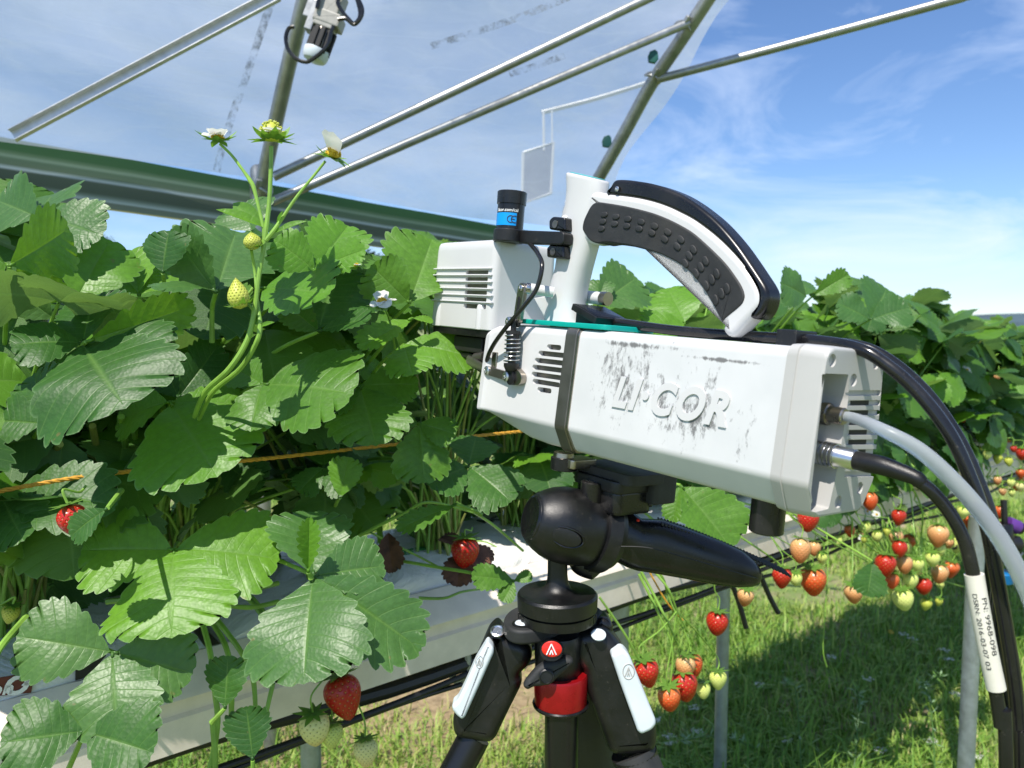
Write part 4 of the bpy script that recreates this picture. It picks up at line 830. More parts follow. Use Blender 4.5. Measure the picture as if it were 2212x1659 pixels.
for i in range(40):  # small far fruit among the distant leaves at the right
    x = rb.uniform(2060, 2212); y = rb.uniform(790, 1060) if x > 2090 else rb.uniform(900, 1060); h = rb.uniform(10, 19)
    berry(x, y, h, rb.choice(['green', 'young', 'peach', 'orange', 'red', 'green']), (atn(x, y, .86) - EYE).dot(CF), node=(x - 12, y - 34, (atn(x, y, .9) - EYE).dot(CF)), calyx=h > 13)
# long hanging runner and truss stems over the grass
def stemline(pts, r, pl=None, mat='stem_green', name='runner'):
    P = [atn(x, y, n) for x, y, n in pts]; pl = pl or plant_of(P[0]); mb = MB(); tube(mb, spline(P, 8), rsp(r if isinstance(r, list) else [r] * len(P), 8), 7); return finish(name, mb, MT[mat], pl)
stemline([(1772, 1060, .84), (1788, 1180, .80), (1784, 1300, .79), (1778, 1400, .79), (1786, 1440, .79)], [.0013, .0012, .0011, .001, .0018])
stemline([(1295, 1290, .80), (1350, 1370, .78), (1380, 1425, .775)], .0019); stemline([(1385, 1235, .82), (1415, 1290, .80), (1440, 1340, .78), (1465, 1395, .775)], [.0026, .0024, .002, .0014]); stemline([(1380, 1240, .82), (1425, 1330, .79), (1452, 1400, .775), (1448, 1480, .775)], [.0026, .0022, .0015, .0012])
stemline([(1400, 1230, .82), (1440, 1300, .8), (1475, 1340, .79)], .0015, mat='twine', name='truss_stem')
for q in ([(1600, 1160, .83), (1680, 1215, .8), (1700, 1245, .79)], [(1690, 1100, .83), (1760, 1150, .8), (1850, 1200, .79), (1905, 1230, .78)], [(1740, 1080, .84), (1830, 1140, .82), (1905, 1200, .79), (1990, 1235, .79), (2060, 1262, .79), (2095, 1270, .79)], [(1800, 1080, .84), (1870, 1150, .8), (1940, 1240, .79), (1990, 1290, .79)], [(1930, 960, .88), (1965, 1060, .84), (1975, 1150, .8), (1985, 1190, .8)], [(1960, 1000, .88), (2020, 1080, .84), (2060, 1130, .82)], [(1890, 1060, .86), (1930, 1150, .8), (1950, 1260, .79)], [(1600, 1085, .86), (1700, 1110, .82), (1740, 1110, .8)]):
    stemline(q, [.0022] + [.0017] * (len(q) - 2) + [.0012], name='truss_stem')
stemline([(700, 1200, .86), (790, 1150, .82), (870, 1110, .80), (930, 1085, .79), (1040, 1113, .79)], [.0026, .0024, .0020, .0018, .001], name='runner'); stemline([(905, 1292, .82), (960, 1292, .80), (1000, 1278, .80), (1060, 1270, .82)], [.0022, .0018, .0016, .0012])
stemline([(800, 1150, .86), (900, 1200, .84), (975, 1240, .82)], .0014); stemline([(985, 1085, .82), (1060, 1130, .84), (1130, 1190, .84)], .002)
for q in ([(415, 1275, .83), (452, 1400, .76), (465, 1500, .745), (470, 1560, .74), (458, 1640, .74), (440, 1700, .74)], [(440, 1320, .82), (480, 1380, .77), (498, 1440, .75), (500, 1520, .75), (496, 1600, .75)], [(455, 1322, .82), (515, 1400, .77), (545, 1460, .76), (552, 1530, .75)], [(640, 1330, .83), (602, 1430, .78), (575, 1540, .76)], [(600, 1260, .86), (530, 1275, .84), (470, 1272, .82)], [(600, 1300, .86), (540, 1312, .84), (470, 1305, .82)], [(60, 1330, .80), (0, 1400, .74), (-20, 1450, .72)], [(460, 1560, .74), (465, 1640, .735), (462, 1700, .735)], [(230, 1300, .86), (310, 1290, .84), (380, 1270, .84)]):
    stemline(q, [.0032] + [.0028] * (len(q) - 2) + [.0022], name='runner')
for q in ([(240, 1110, .98), (215, 1000, .90), (200, 920, .82)], [(290, 1110, .96), (275, 990, .88), (262, 900, .82)], [(320, 1100, .98), (300, 1000, .92), (285, 880, .84)], [(345, 1090, 1.0), (350, 1000, .9), (352, 880, .84)], [(360, 1180, .92), (345, 1120, .92), (368, 1020, .88)], [(80, 1100, .9), (100, 1000, .88), (130, 960, .84)]):
    stemline(q, .0034, mat='stem_red' if q[0][0] < 250 else 'stem_green', name='leaf_stalk')
# upright flower truss
hp = PLANTS[2]
HD = .655
def hs(pts, r, name='truss_stem'):
    mb = MB(); P = spline([W(*(p if len(p) > 2 else (*p, HD))) for p in pts], 7); rr = rsp(r if isinstance(r, list) else [r] * len(pts), 7); tube(mb, P, [q * .72 for q in rr], 9); return finish(name, mb, MT['stem_green'], hp)
hs([(420, 900, .72), (444, 846, .69), (496, 796, .66), (534, 735), (550, 671), (559, 598), (568, 545), (571, 518)], [.0032, .0034, .0034, .0034, .0032, .0028, .0026, .003]); hs([(430, 905, .73), (461, 846, .70), (520, 795, .67), (556, 735), (562, 700)], .0030)
hs([(562, 700), (556, 650, .66), (551, 590, .665), (545, 552, .66), (543, 540)], [.003, .002, .0019, .0018, .0018]); hs([(572, 518), (578, 470), (582, 434), (585, 370), (586, 316)], [.003, .0028, .0026, .0025, .0025]); hs([(571, 515), (568, 488), (557, 440), (548, 405), (540, 390), (525, 368), (500, 335), (475, 311)], [.0024, .0022, .002, .0026, .0026, .0018, .0017, .0015])
hs([(574, 520), (592, 498), (608, 474), (642, 424), (676, 382), (703, 348)], [.003, .0028, .0022, .0018, .0016, .0016]); hs([(548, 672), (538, 660), (520, 655)], .0018)
def bract(b, t, wd, nx, ny, mat='leaf_bright', parent=None):
    mb = MB(); B = W(*b); T = W(*t); L_ = (T - B).length; ey = (T - B) / L_; ex = ey.cross(cam_dir(nx, ny, 1)).normalized(); ez = ex.cross(ey); vs = []; uv = []
    for i in range(9):
        q = i / 8; w_ = L_ * wd * .5 * math.sin(math.pi * (.06 + .94 * q)) ** .8 if i < 8 else .0001
        for k in (-1, -.5, 0, .5, 1): vs.append(B + ey * (L_ * q) + ex * (w_ * k) + ez * (abs(k) * w_ * .5 - L_ * .12 * q * q)); uv.append((k if k else .001, q * .2 + .01))
    mb.add(vs, [(5 * i + k, 5 * i + k + 1, 5 * i + 6 + k, 5 * i + 5 + k) for i in range(8) for k in range(4)], uv); return finish('bract', mb, MT[mat], parent or hp, ang=180, recalc=False)
bract((569, 490, HD), (470, 444, .64), .28, .1, .9); bract((566, 486, HD), (498, 431, .67), .34, -.2, .5, 'leaf'); bract((596, 502, HD), (658, 472, .65), .26, .1, .8, 'leaf'); bract((600, 486, HD), (608, 455, .65), .3, -.5, .1); bract((562, 705, HD), (590, 694, .65), .3, .1, .5); bract((556, 700, HD), (545, 650, .66), .3, -.4, .1)
def flower(x, y, d, px, up, petals, cone='flower_centre', plant=None, sep=9, cr=.42, nsep='leaf_bright'):
    O = W(x, y, d); R = px * d / FPX; pl = plant or plant_of(O); ax = cam_dir(*up); X, Y = perp(ax); rs = random.Random(int(x + y))
    mb = MB(); prof = [(-.25 * R * cr, cr * R * .5)] + [(R * cr * (math.sin(q) * 1.15), R * cr * max(.02, math.cos(q)) * .85) for q in [i * math.pi / 2 / 7 for i in range(8)]]; lathe(mb, prof, O, ax, 20)
    m2 = MB()
    for i in range(70):  # pistils
        q = math.acos(rs.uniform(.02, 1)); a = rs.uniform(0, 6.28); e = (X * math.cos(a) + Y * math.sin(a)) * math.sin(q) * .85 + ax * math.cos(q) * 1.15; c = O + e * R * cr; lathe(m2, [(0, R * .035), (R * .05, R * .04), (R * .09, .0001)], c, e, 5)
    f = finish('flower', mb, MT[cone], pl, ang=60); mb.v and finish('pistils', m2, MT[cone], f)
    m3 = MB()
    for k in range(sep):
        a = 2 * math.pi * (k + rs.uniform(-.2, .2)) / sep; rd = X * math.cos(a) + Y * math.sin(a); sd = ax.cross(rd); l = R * rs.uniform(.8, 1.1); lift = rs.uniform(-.2, .6); pts = []
        for q in range(6):
            t = q / 5; wq = l * .22 * math.sin(math.pi * min(.99, .2 + .8 * t)) ** .8; c = O - ax * R * .12 + rd * (l * t) + ax * (l * lift * t * t); pts += [c - sd * wq + ax * wq * .3, c, c + sd * wq + ax * wq * .3]
        m3.add(pts, [(3 * q + u, 3 * q + u + 1, 3 * q + 4 + u, 3 * q + 3 + u) for q in range(5) for u in (0, 1)])
    finish('calyx', m3, MT[nsep], f, ang=180, recalc=False)
    for (a, l, lift) in petals:
        a = R_(a); rd = X * math.cos(a) + Y * math.sin(a); sd = ax.cross(rd); m4 = MB(); pts = []
        for q in range(7):
            t = q / 6; wq = R * l * .42 * math.sin(math.pi * (.08 + .84 * t)) ** .6; c = O + rd * (R * l * t) + ax * (R * l * (lift * t + .12 * math.sin(t * 5)))
            for k in (-1, -.5, 0, .5, 1): pts.append(c + sd * wq * k + ax * wq * abs(k) * .25)
        m4.add(pts, [(5 * q + u, 5 * q + u + 1, 5 * q + 6 + u, 5 * q + 5 + u) for q in range(6) for u in range(4)]); finish('petal', m4, MT['petal'], f, ang=180, recalc=False)
    return f
flower(470, 300, .655, 46, (.0, 1, .15), [(200, 1.1, .35), (20, 1.2, .5), (170, 1.0, .1)], plant=hp, cr=.30); flower(587, 298, .655, 58, (.03, 1, .25), [(200, .8, .5), (170, .7, .4)], 'berry_young', plant=hp, sep=14, cr=.5); flower(719, 336, .655, 46, (.35, 1, .4), [(170, 1.15, 1.1)], plant=hp, cr=.36)
def fruitlet(x, y, d, px, up, hh=1.1):
    O = W(x, y, d); R = px * d / FPX; ax = cam_dir(*up); mb = MB(); n = 26; m = 18; X, Y = perp(ax); vs = []; uv = []
    for i in range(m + 1):
        t = i / m; r = R * math.sin(math.pi * (1 - t) ** 1.0 * .93 + .0) ** .75 * (1.0 if hh < 1.3 else (1.15 - .55 * t)) if 0 < t < 1 else .0003
        for k in range(n + 1): a = 2 * math.pi * k / n; vs.append(O + ax * (R * hh * 2 * (t - .5)) + X * r * math.cos(a) + Y * r * math.sin(a)); uv.append((k / n, 1 - t + .001))
    o = finish('strawberry', mb.add(vs, [(i * (n + 1) + k, i * (n + 1) + k + 1, (i + 1) * (n + 1) + k + 1, (i + 1) * (n + 1) + k) for i in range(m) for k in range(n)], uv), MT['berry_young'], hp, ang=180)
    m3 = MB(); B = O - ax * R * hh * .85; rs = random.Random(int(x))
    for k in range(10):
        a = 2 * math.pi * (k + rs.uniform(-.2, .2)) / 10; rd = X * math.cos(a) + Y * math.sin(a); sd = ax.cross(rd); l = R * rs.uniform(1.1, 1.6); lf = rs.uniform(-.1, .5); pts = []
        for q in range(6):
            t = q / 5; wq = l * .2 * math.sin(math.pi * min(.99, .2 + .8 * t)) ** .8; c = B + rd * (l * t) + ax * (l * lf * t * t); pts += [c - sd * wq, c + ax * wq * .2, c + sd * wq]
        m3.add(pts, [(3 * q + u, 3 * q + u + 1, 3 * q + 4 + u, 3 * q + 3 + u) for q in range(5) for u in (0, 1)])
    finish('calyx', m3, MT['leaf_bright'], o, ang=180, recalc=False)
fruitlet(545, 521, .65, 19, (-.1, 1, .3), 1.0); fruitlet(514, 634, .645, 25, (-.12, 1, .1), 1.35)
def sideflower(x, y, n, px, up, petals, base=None):
    p = atn(x, y, n); d = (p - EYE).dot(CF); f = flower(x, y, d, px, up, petals, cr=.3); pl = plant_of(p); mb = MB(); B = W(*base) if base else MATS[pl.name].translation
    tube(mb, spline([B, B.lerp(p, .6) + ZZ * .02, p], 6), .0011, 6); finish('truss_stem', mb, MT['stem_green'], pl)
P5 = [(0, 1, .1), (72, 1, .1), (144, 1, .15), (216, 1, .1), (288, 1, .1)]
sideflower(826, 657, .655, 38, (-.1, 1, .35), [(10, 1.1, .6), (200, 1.1, .1), (160, 1, .2), (300, .9, .2)], (870, 860, .95)); sideflower(1100, 1200, .9, 10, (0, .3, 1), P5[:3])
for x, y, px in ((2088, 800, 11), (2103, 808, 10), (2098, 858, 9), (1893, 1112, 10), (1873, 1105, 9), (2140, 935, 8), (2060, 780, 7), (1862, 1163, 9)): sideflower(x, y, .84 if y < 1000 else .79, px, (.1, .6, 1), P5)
flower(770, 575, .72, 18, (.1, 1, .3), [(200, 1, .4)], cr=.3); flower(100, 1210, .78, 16, (0, .5, 1), [], cr=.3)
# dry brown leaf beneath the red berry on the bag
pl = plant_of(W(1005, 1200, 1.0)); mb = MB(); leaflet(mb, W(1000, 1185, 1.0), W(1062, 1222, .99), cam_dir(0, .9, .5), 1.0, .3, .4, 3, 5); leaflet(mb, W(1000, 1190, 1.0), W(985, 1262, .96), cam_dir(0, .8, .5), .7, .5, .4, 4, 5); leaflet(mb, W(1000, 1185, 1.0), W(950, 1150, 1.02), cam_dir(0, .9, .5), .5, .6, .4, 5, 5)
finish('dead_leaf', mb, MT['dead_leaf'], pl, ang=180, recalc=False, label='dry brown leaf under the red berry')
mb = MB(); leaflet(mb, W(838, 1150, .98), W(845, 1235, .95), cam_dir(0, .3, 1), .6, .5, .4, 13, 5); finish('dead_leaf', mb, MT['dead_leaf'], plant_of(mb.v[0]), ang=180, recalc=False, label='small dry brown leaf hanging on the bag edge')
# ---------------------------------------------------------------- gas analyser on the tripod
def fr():
    a = (CR * -.607 + CU * .111 + CF * .787).normalized(); ex = -a; u = CR * -.023 + CU * .972 - CF * .155; u = (u - ex * u.dot(ex)).normalized(); w = ex.cross(u)
    if w.x > 0: w = -w
    th = .13; return ex, (w * math.cos(th) + u * math.sin(th)), (u * math.cos(th) - w * math.sin(th))
EX, WW, UU = fr(); OI = W(1663, 1030, .5)
gas = empty('gas_analyser', OI, 'white scuffed portable gas analyser with curved black handle mounted on the tripod', 'gas analyser', rot=Matrix((EX, -WW, UU)).transposed().to_4x4())
def S(x, y, wv): return hit(x, y, OI + WW * wv, WW)
def su(P): d = P - OI; return Vector((d.dot(EX), d.dot(UU)))
def I(s, wv, u): return OI + EX * s + WW * wv + UU * u
c1 = lambda x, y: (905.1 + .2645 * x, 356.6 + .2645 * y)
c2 = lambda x, y: (1179.4 + .2645 * x, 356.6 + .2645 * y)
c3 = lambda x, y: (1206.8 + .3472 * x, 685.7 + .3472 * y)
c4 = lambda x, y: (960 + .4379 * x, 932.5 + .4379 * y)
c5 = lambda x, y: (932.5 + .2646 * x, 658.3 + .2646 * y)
def pol(pts, cv, wv): return [su(S(*cv(*p), wv)) for p in pts]
def iface(pts, cv, wv, t0, t1, r=.001, seg=3, rnd_=None, mb=None, sm=0):
    P = pol(pts, cv, wv)
    if rnd_: P = roundpoly(P, rnd_, 4)
    if sm: P = [Vector((p.x, p.y)) for p in spline([Vector((q.x, q.y, 0)) for q in P], sm, True)]
    return slab(mb or MB(), P, OI, EX, UU, WW, t0, t1, r, seg)
SEC = [(0, 0), (-.0050, .0857), (-.073, .0857), (-.078, 0), (-.066, -.0205), (-.012, -.0205)]; SR = [.003, .008, .008, .003, .005, .005]
def sec(g=0, bot=1.0, inn=0): 
    c = Vector((-.039, .032)); P = []
    for a, b in SEC:
        a += math.copysign(g, a + .039); b += g if b > .05 else (-g if b < 0 else 0)
        if b < 0: b *= bot
        P.append((a, b))
    return roundpoly([Vector(p) for p in P], SR, 4)
def body_loft(rows): 
    mb = MB(); loft(mb, [[I(s, q.x, q.y) for q in P] for s, P in rows]); return mb
shell = finish('side_shell', body_loft([(-.198, sec()), (-.1, sec()), (.001, sec())]), MT['scuffed_white'], gas, wnorm=True)
# raised lettering
def embed(mb, dz):
    for i, v in enumerate(mb.v): mb.v[i] = v + dz
SN = (WW + UU * .058).normalized(); EU = (UU - WW * .058).normalized()
lo = S(*c3(665, 522), -.002); mb = MB(); text_mb(mb, 'LI·COR', .0330, lo, EX, EU, SN, .0022, .30, .0013, sx=.92, res=6, spc=1.19)
# long dot of the built-in font is small: keep it, it sits at mid height as in the photo
let = finish('lettering', mb, MT['white_plastic'], shell, smooth=False); b_ = let.modifiers.new('b', 'BEVEL'); b_.width = .0003; b_.segments = 2; b_.limit_method = 'ANGLE'
finish('strap', body_loft([(-.214, sec(.0014)), (-.2135, sec(.0018)), (-.2005, sec(.0018)), (-.200, sec(.0014))]), MT['bronze'], gas, wnorm=True)
finish('strap_seam', body_loft([(-.2002, sec(.0010)), (-.1975, sec(.0010))]), MT['nickel'], gas, wnorm=True)
rows = []
for s, bt, g_, up in ((-.2135, 1, 0, 0), (-.235, 1.0, 0, 0), (-.262, .92, 0, 0), (-.29, .62, -.001, 0), (-.314, .22, -.003, 0), (-.3195, .10, -.006, 0), (-.321, .02, -.009, 0)): rows.append((s, sec(g_, max(.05, bt))))
front = finish('front_shell', body_loft(rows), MT['white_plastic'], gas, wnorm=True)
VS = [((925, 1045), (342, 350), 342), ((858, 1092), (394, 415), 0), ((830, 1102), (452, 480), 0), ((812, 1098), (508, 540), 0), ((810, 1082), (566, 600), 0), ((820, 1048), (624, 656), 0), ((862, 982), (692, 705), 0)]
cm = MB(); dm = MB()
for (xa, xb), (ya, yb), _ in VS:
    a, b = su(S(*c5(xa + 16, ya), -.002)), su(S(*c5(xb - 16, yb), -.002)); d = (b - a); l = d.length; e = d / l; r = .0023; P = []
    nx = Vector((-e.y, e.x))
    for k in range(7): q = math.pi * k / 6 - math.pi / 2; P.append(b + e * (r * math.cos(q)) + nx * (r * math.sin(q)))
    for k in range(7): q = math.pi * k / 6 + math.pi / 2; P.append(a + e * (r * math.cos(q)) + nx * (r * math.sin(q)))
    slab(cm, P, OI, EX, UU, WW, -.010, .004, .0001, 1); slab(dm, [a - e * .002 - nx * .003, b + e * .002 - nx * .003, b + e * .002 + nx * .003, a - e * .002 + nx * .003], OI, EX, UU, WW, -.0095, -.0085, .0001, 1)
cut(front, cm); finish('vent_shade_insert', dm, MT['bronze'], gas)  # dark inserts stand in for the shade inside the cut slots
# rear end cap
capm = body_loft([(.0002, sec(.0004)), (.001, sec(.0016)), (.0085, sec(.0022)), (.009, sec(.0014)), (.0098, sec(.0014)), (.0103, sec(.0022)), (.0255, sec(.0014)), (.0275, sec(.0006)), (.0283, sec(-.001))])
cap = finish('rear_cap', capm, MT['grey_plastic'], gas, wnorm=True)
def rear(x, y, s=.0283): d = hit(x, y, OI + EX * s, EX) - OI; return Vector((d.dot(WW), d.dot(UU)))
ctm = MB()
P = roundpoly([(-.0030, .0705), (-.031, .0705), (-.034, .055), (-.031, .012), (-.0255, -.0165), (-.0085, -.0175), (-.0025, -.004)], .0015, 3)
slab(ctm, P, OI, WW, UU, EX, .0090, .04, .0002, 1); cut(cap, ctm)
ctm = MB()
for x, y in ((1704, 268), (1976, 285), (1835, 390), (1874, 1062), (1740, 1148)):
    q = rear(*c3(x, y)); lathe(ctm, [(0, .0042), (.02, .0044)], OI + WW * q.x + UU * q.y + EX * .0260, EX, 20)
for i in range(9):
    yy = 472 + i * 61 if i < 8 else 975; q0 = rear(*c3(1802 - i * 3, yy), .0283); q1 = rear(*c3(2004 - i * 4, yy - 2), .0283)
    P = roundpoly([(q0.x, q0.y - .0019), (q1.x, q1.y - .0019), (q1.x, q1.y + .0019), (q0.x, q0.y + .0019)], .0016, 3); slab(ctm, P, OI, WW, UU, EX, .0262, .033, .0001, 1)
cut(cap, ctm); dm = MB()
for i in range(1, 8):
    yy = 472 + i * 61; q0 = rear(*c3(1820 - i * 3, yy), .0265); q1 = rear(*c3(1935 - i * 4, yy - 2), .0265); P = [(q0.x, q0.y - .0015), (q1.x, q1.y - .0015), (q1.x, q1.y + .0015), (q0.x, q0.y + .0015)]; slab(dm, P, OI, WW, UU, EX, .0255, .02635, .0001, 1)
finish('grille_openings', dm, MT['dark'], gas)
def seg_s(x, y0, P, ax): # travel along ax from P until pixel x
    lo_, hi_ = 0, .12
    for _ in range(40):
        m = (lo_ + hi_) / 2
        if proj(P + ax * m)[0] < x: lo_ = m
        else: hi_ = m
    return lo_
CA = hit(*c3(1600, 590), OI + EX * .010, EX); CA = CA - EX * .002; la = seg_s(c3(1782, 0)[0], 0, CA, EX)
def pxr(r, P): return r * (P - EYE).dot(CF) / FPX
r1 = pxr(20, CA); mb = lathe(MB(), [(0, r1 * .85), (la * .28, r1 * .85), (la * .30, r1 * 1.15), (la * .52, r1 * 1.15), (la * .54, r1 * .92), (la * .96, r1 * .92), (la, r1 * .8)], CA, EX, 32); finish('gas_fitting', mb, MT['nickel'], gas)
mb = MB()
for k in range(36):
    a = 2 * math.pi * k / 36; X, Y = perp(EX); p = CA + (X * math.cos(a) + Y * math.sin(a)) * r1 * 1.15; tube(mb, [p + EX * la * .31, p + EX * la * .51], .0003, 4)
finish('knurling', mb, MT['nickel'], gas)
CB = hit(*c3(1560, 825), OI + EX * .010, EX) - EX * .002; axB = (EX + UU * -.02).normalized(); lb = seg_s(c3(1850, 0)[0], 0, CB, axB); r2 = pxr(25, CB); pr = [(0, r2 * .8), (.001, r2 * .92), (lb * .18, r2 * .92)]
for k in range(5): z = lb * (.2 + .09 * k); pr += [(z, r2 * 1.06), (z + lb * .065, r2 * 1.06), (z + lb * .068, r2 * .97), (z + lb * .088, r2 * .97)]
pr += [(lb * .68, r2 * .9), (lb * .98, r2 * .86), (lb, r2 * .8)]; finish('cable_plug', lathe(MB(), pr, CB, axB, 32), MT['steel'], gas)
AEND = CA + EX * la; BEND = CB + axB * lb
# knob foot
kc = I(-.018, -.03, -.02); finish('foot', lathe(MB(), [(0, .0105), (.0008, .0118), (.026, .0118), (.027, .0105)], kc + UU * .002, -UU, 28), MT['black_gloss'], gas)
# teal plate, display, top fittings
mb = MB(); box(mb, I(-.232, -.036, .0885), EX, WW, UU, .128, .062, .0045, .0008, rc=.008); finish('mounting_plate', mb, MT['teal'], gas, wnorm=True)
q = [S(*c1(1210, 1112), -.005), S(*c1(1448, 1245), .004)]
a0 = S(*c1(1205, 1130), -.012); a1 = S(*c1(1455, 1275), .010); b1 = S(*c1(1692, 1275), .008); e1 = (a1 - a0); e2 = (b1 - a1); e1n = e1.normalized(); e2 = e2 - e1n * e2.dot(e1n); nz = e1n.cross(e2).normalized()
nz = nz if nz.z > 0 else -nz; b1 = a1 + e2
tau = R_(19); dx_ = (EX * math.cos(tau) - UU * math.sin(tau)).normalized(); dy_ = -WW; dz_ = (UU * math.cos(tau) + EX * math.sin(tau)).normalized(); cn = S(*c1(1450, 1243), -.020); Ld, Wd = .0345, .040
dpos = cn - dx_ * Ld / 2 + dy_ * Wd / 2 - dz_ * .003
mb = MB(); box(mb, dpos, dx_, dy_, dz_, Ld, Wd, .0060, .0008, rc=.002); finish('display_box', mb, MT['black_plastic'], gas, wnorm=True)
mb = MB(); box(mb, dpos + dz_ * .0031, dx_, dy_, dz_, Ld * .9, Wd * .9, .0006, .0002); finish('display_glass', mb, MT['black_gloss'], gas)
mb = MB(); box(mb, dpos - dz_ * .007 - dx_ * .003, EX, WW, UU, .024, .026, .014, .001); finish('display_mount', mb, MT['dark'], gas)
# handle stem
WM = -.039; stem = [(180, 350, 470), (150, 430, 475), (110, 800, 425), (80, 1000, 375), (20, 1275, 330)]
rows = []
def ellring(sa, sb, u0, u1, hw, n=28):
    cs = (sa + sb) / 2; hs_ = (sb - sa) / 2 * .80; hw *= .55; P = []
    for k in range(n):
        a = 2 * math.pi * k / n; ca, sa_ = math.cos(a), math.sin(a); x = cs + hs_ * math.copysign(abs(ca) ** .75, ca); f = (x - sa) / (sb - sa) if sb != sa else 0
        P.append(I(x, WM + hw * math.copysign(abs(sa_) ** .75, sa_), u0 + (u1 - u0) * f))
    return P
DA = [(.0900, .0900, -.284, -.229, .030), (.094, .094, -.284, -.232, .029), (.112, .112, -.281, -.2330, .026), (.125, .125, -.280, -.231, .025), (.140, .140, -.2755, -.2275, .024), (.160, .160, -.275, -.2205, .023), (.175, .175, -.2752, -.216, .0225), (.188, .188, -.2752, -.214, .022), (.200, .197, -.271, -.214, .0215), (.215, .206, -.2712, -.213, .0215), (.226, .2135, -.2733, -.213, .022), (.2290, .2155, -.2737, -.2135, .022), (.2300, .2163, -.2715, -.2155, .0205)]
finish('handle_stem', loft(MB(), [ellring(a, b, u0, u1, h) for u0, u1, a, b, h in DA]), MT['white_plastic'], gas, ang=50)
finish('top_window', loft(MB(), [ellring(-.2690, -.2180, .2300, .2172, .017), ellring(-.2690, -.2180, .2308, .2180, .0165)]), MT['teal_glass'], gas)
HW0 = [(352, 245), (372, 222), (400, 214), (500, 230), (620, 242), (750, 260), (880, 290), (1000, 330), (1100, 378), (1200, 430), (1300, 500), (1400, 580), (1500, 674), (1600, 780), (1680, 885), (1745, 1000), (1762, 1080), (1740, 1170), (1620, 1300), (1545, 1380), (1510, 1402), (1475, 1395), (1447, 1365), (1440, 1335), (1450, 1290), (1440, 1240), (1390, 1150), (1330, 1050), (1240, 925), (1150, 830), (1030, 755), (900, 700), (800, 670), (700, 650), (600, 632), (500, 618), (430, 640), (350, 640), (250, 560), (250, 400)]
HW = HW0
finish('handle', iface(HW, c2, WM + .009, WM - .0100, WM + .0100, .0055, 5, sm=3), MT['white_plastic'], gas, ang=50, wnorm=True)
LV = [(490, 232), (520, 170), (545, 128), (575, 115), (640, 116), (720, 125), (840, 145), (960, 180), (1080, 230), (1185, 292), (1275, 358), (1370, 437), (1465, 535), (1560, 650), (1645, 770), (1725, 890), (1785, 985), (1806, 1050), (1800, 1120), (1775, 1190), (1740, 1238), (1705, 1258), (1650, 1235), (1690, 1170), (1715, 1110), (1715, 1040), (1680, 960), (1590, 820), (1490, 700), (1390, 602), (1290, 520), (1190, 450), (1090, 396), (990, 350), (880, 310), (750, 278), (620, 258), (500, 242)]
finish('trigger_lever', iface(LV, c2, WM + .009, WM - .0095, WM + .0088, .0035, 4, sm=3), MT['black_gloss'], gas, ang=50, wnorm=True)
GP = [(420, 303), (500, 310), (650, 335), (800, 370), (900, 400), (1000, 440), (1100, 490), (1200, 550), (1300, 635), (1400, 730), (1480, 815), (1550, 910), (1600, 990), (1622, 1050), (1622, 1090), (1600, 1135), (1480, 1235), (1456, 1262), (1432, 1235), (1330, 1050), (1240, 925), (1150, 830), (1030, 757), (900, 702), (700, 650), (600, 634), (500, 622), (430, 630), (370, 605), (325, 565), (300, 520), (310, 460), (340, 390), (375, 330)]
grip = finish('grip_pad', iface([(x - (7 if 15 <= i <= 28 else 0), y + (11 if 15 <= i <= 28 else 0)) for i, (x, y) in enumerate(GP)], c2, WM + .0100, WM - .0108, WM + .0112, .0016, 3, sm=3), MT['black_rubber'], gas, ang=50, wnorm=True)
BP = [(478, 405, 0), (574, 422, 4), (671, 440, 8), (779, 464, 14), (889, 498, 20), (996, 547, 28), (1103, 608, 36), (1206, 690, 46), (1305, 783, 52), (1396, 887, 60), (1480, 1008, 66),
      (466, 462, 0), (562, 480, 4), (661, 498, 8), (762, 520, 14), (866, 554, 20), (970, 605, 28), (1073, 665, 36), (1172, 740, 46), (1266, 833, 52), (1356, 935, 60), (1435, 1048, 66), (455, 520, 0), (1138, 802, 46), (1226, 884, 52), (1309, 985, 60), (1385, 1100, 66)]
mb = MB()
for x, y, r in BP:
    c = su(S(*c2(x, y), WM + .0112)); th = -R_(r); e = Vector((math.cos(th), math.sin(th))); n_ = Vector((-e.y, e.x))
    P = [c + e * (.0043 * math.copysign(abs(math.cos(q)) ** .8, math.cos(q))) + n_ * (.0026 * math.sin(q)) for q in [2 * math.pi * k / 16 for k in range(16)]]; slab(mb, P, OI, EX, UU, WW, WM + .0108, WM + .0123, .0009, 3)
finish('grip_studs', mb, MT['black_rubber'], grip)
def screw(P, ax, r, parent, mat='screw_steel', name='screw'):
    lathe_ = lathe(MB(), [(0, r), (r * .25, r), (r * .4, r * .75), (r * .45, r * .35), (r * .3, r * .3), (r * .2, r * .05)], P, ax, 20); return finish(name, lathe_, MT[mat], parent)
screw(S(*c2(581, 195), WM + .0104), WW, .0022, gas)
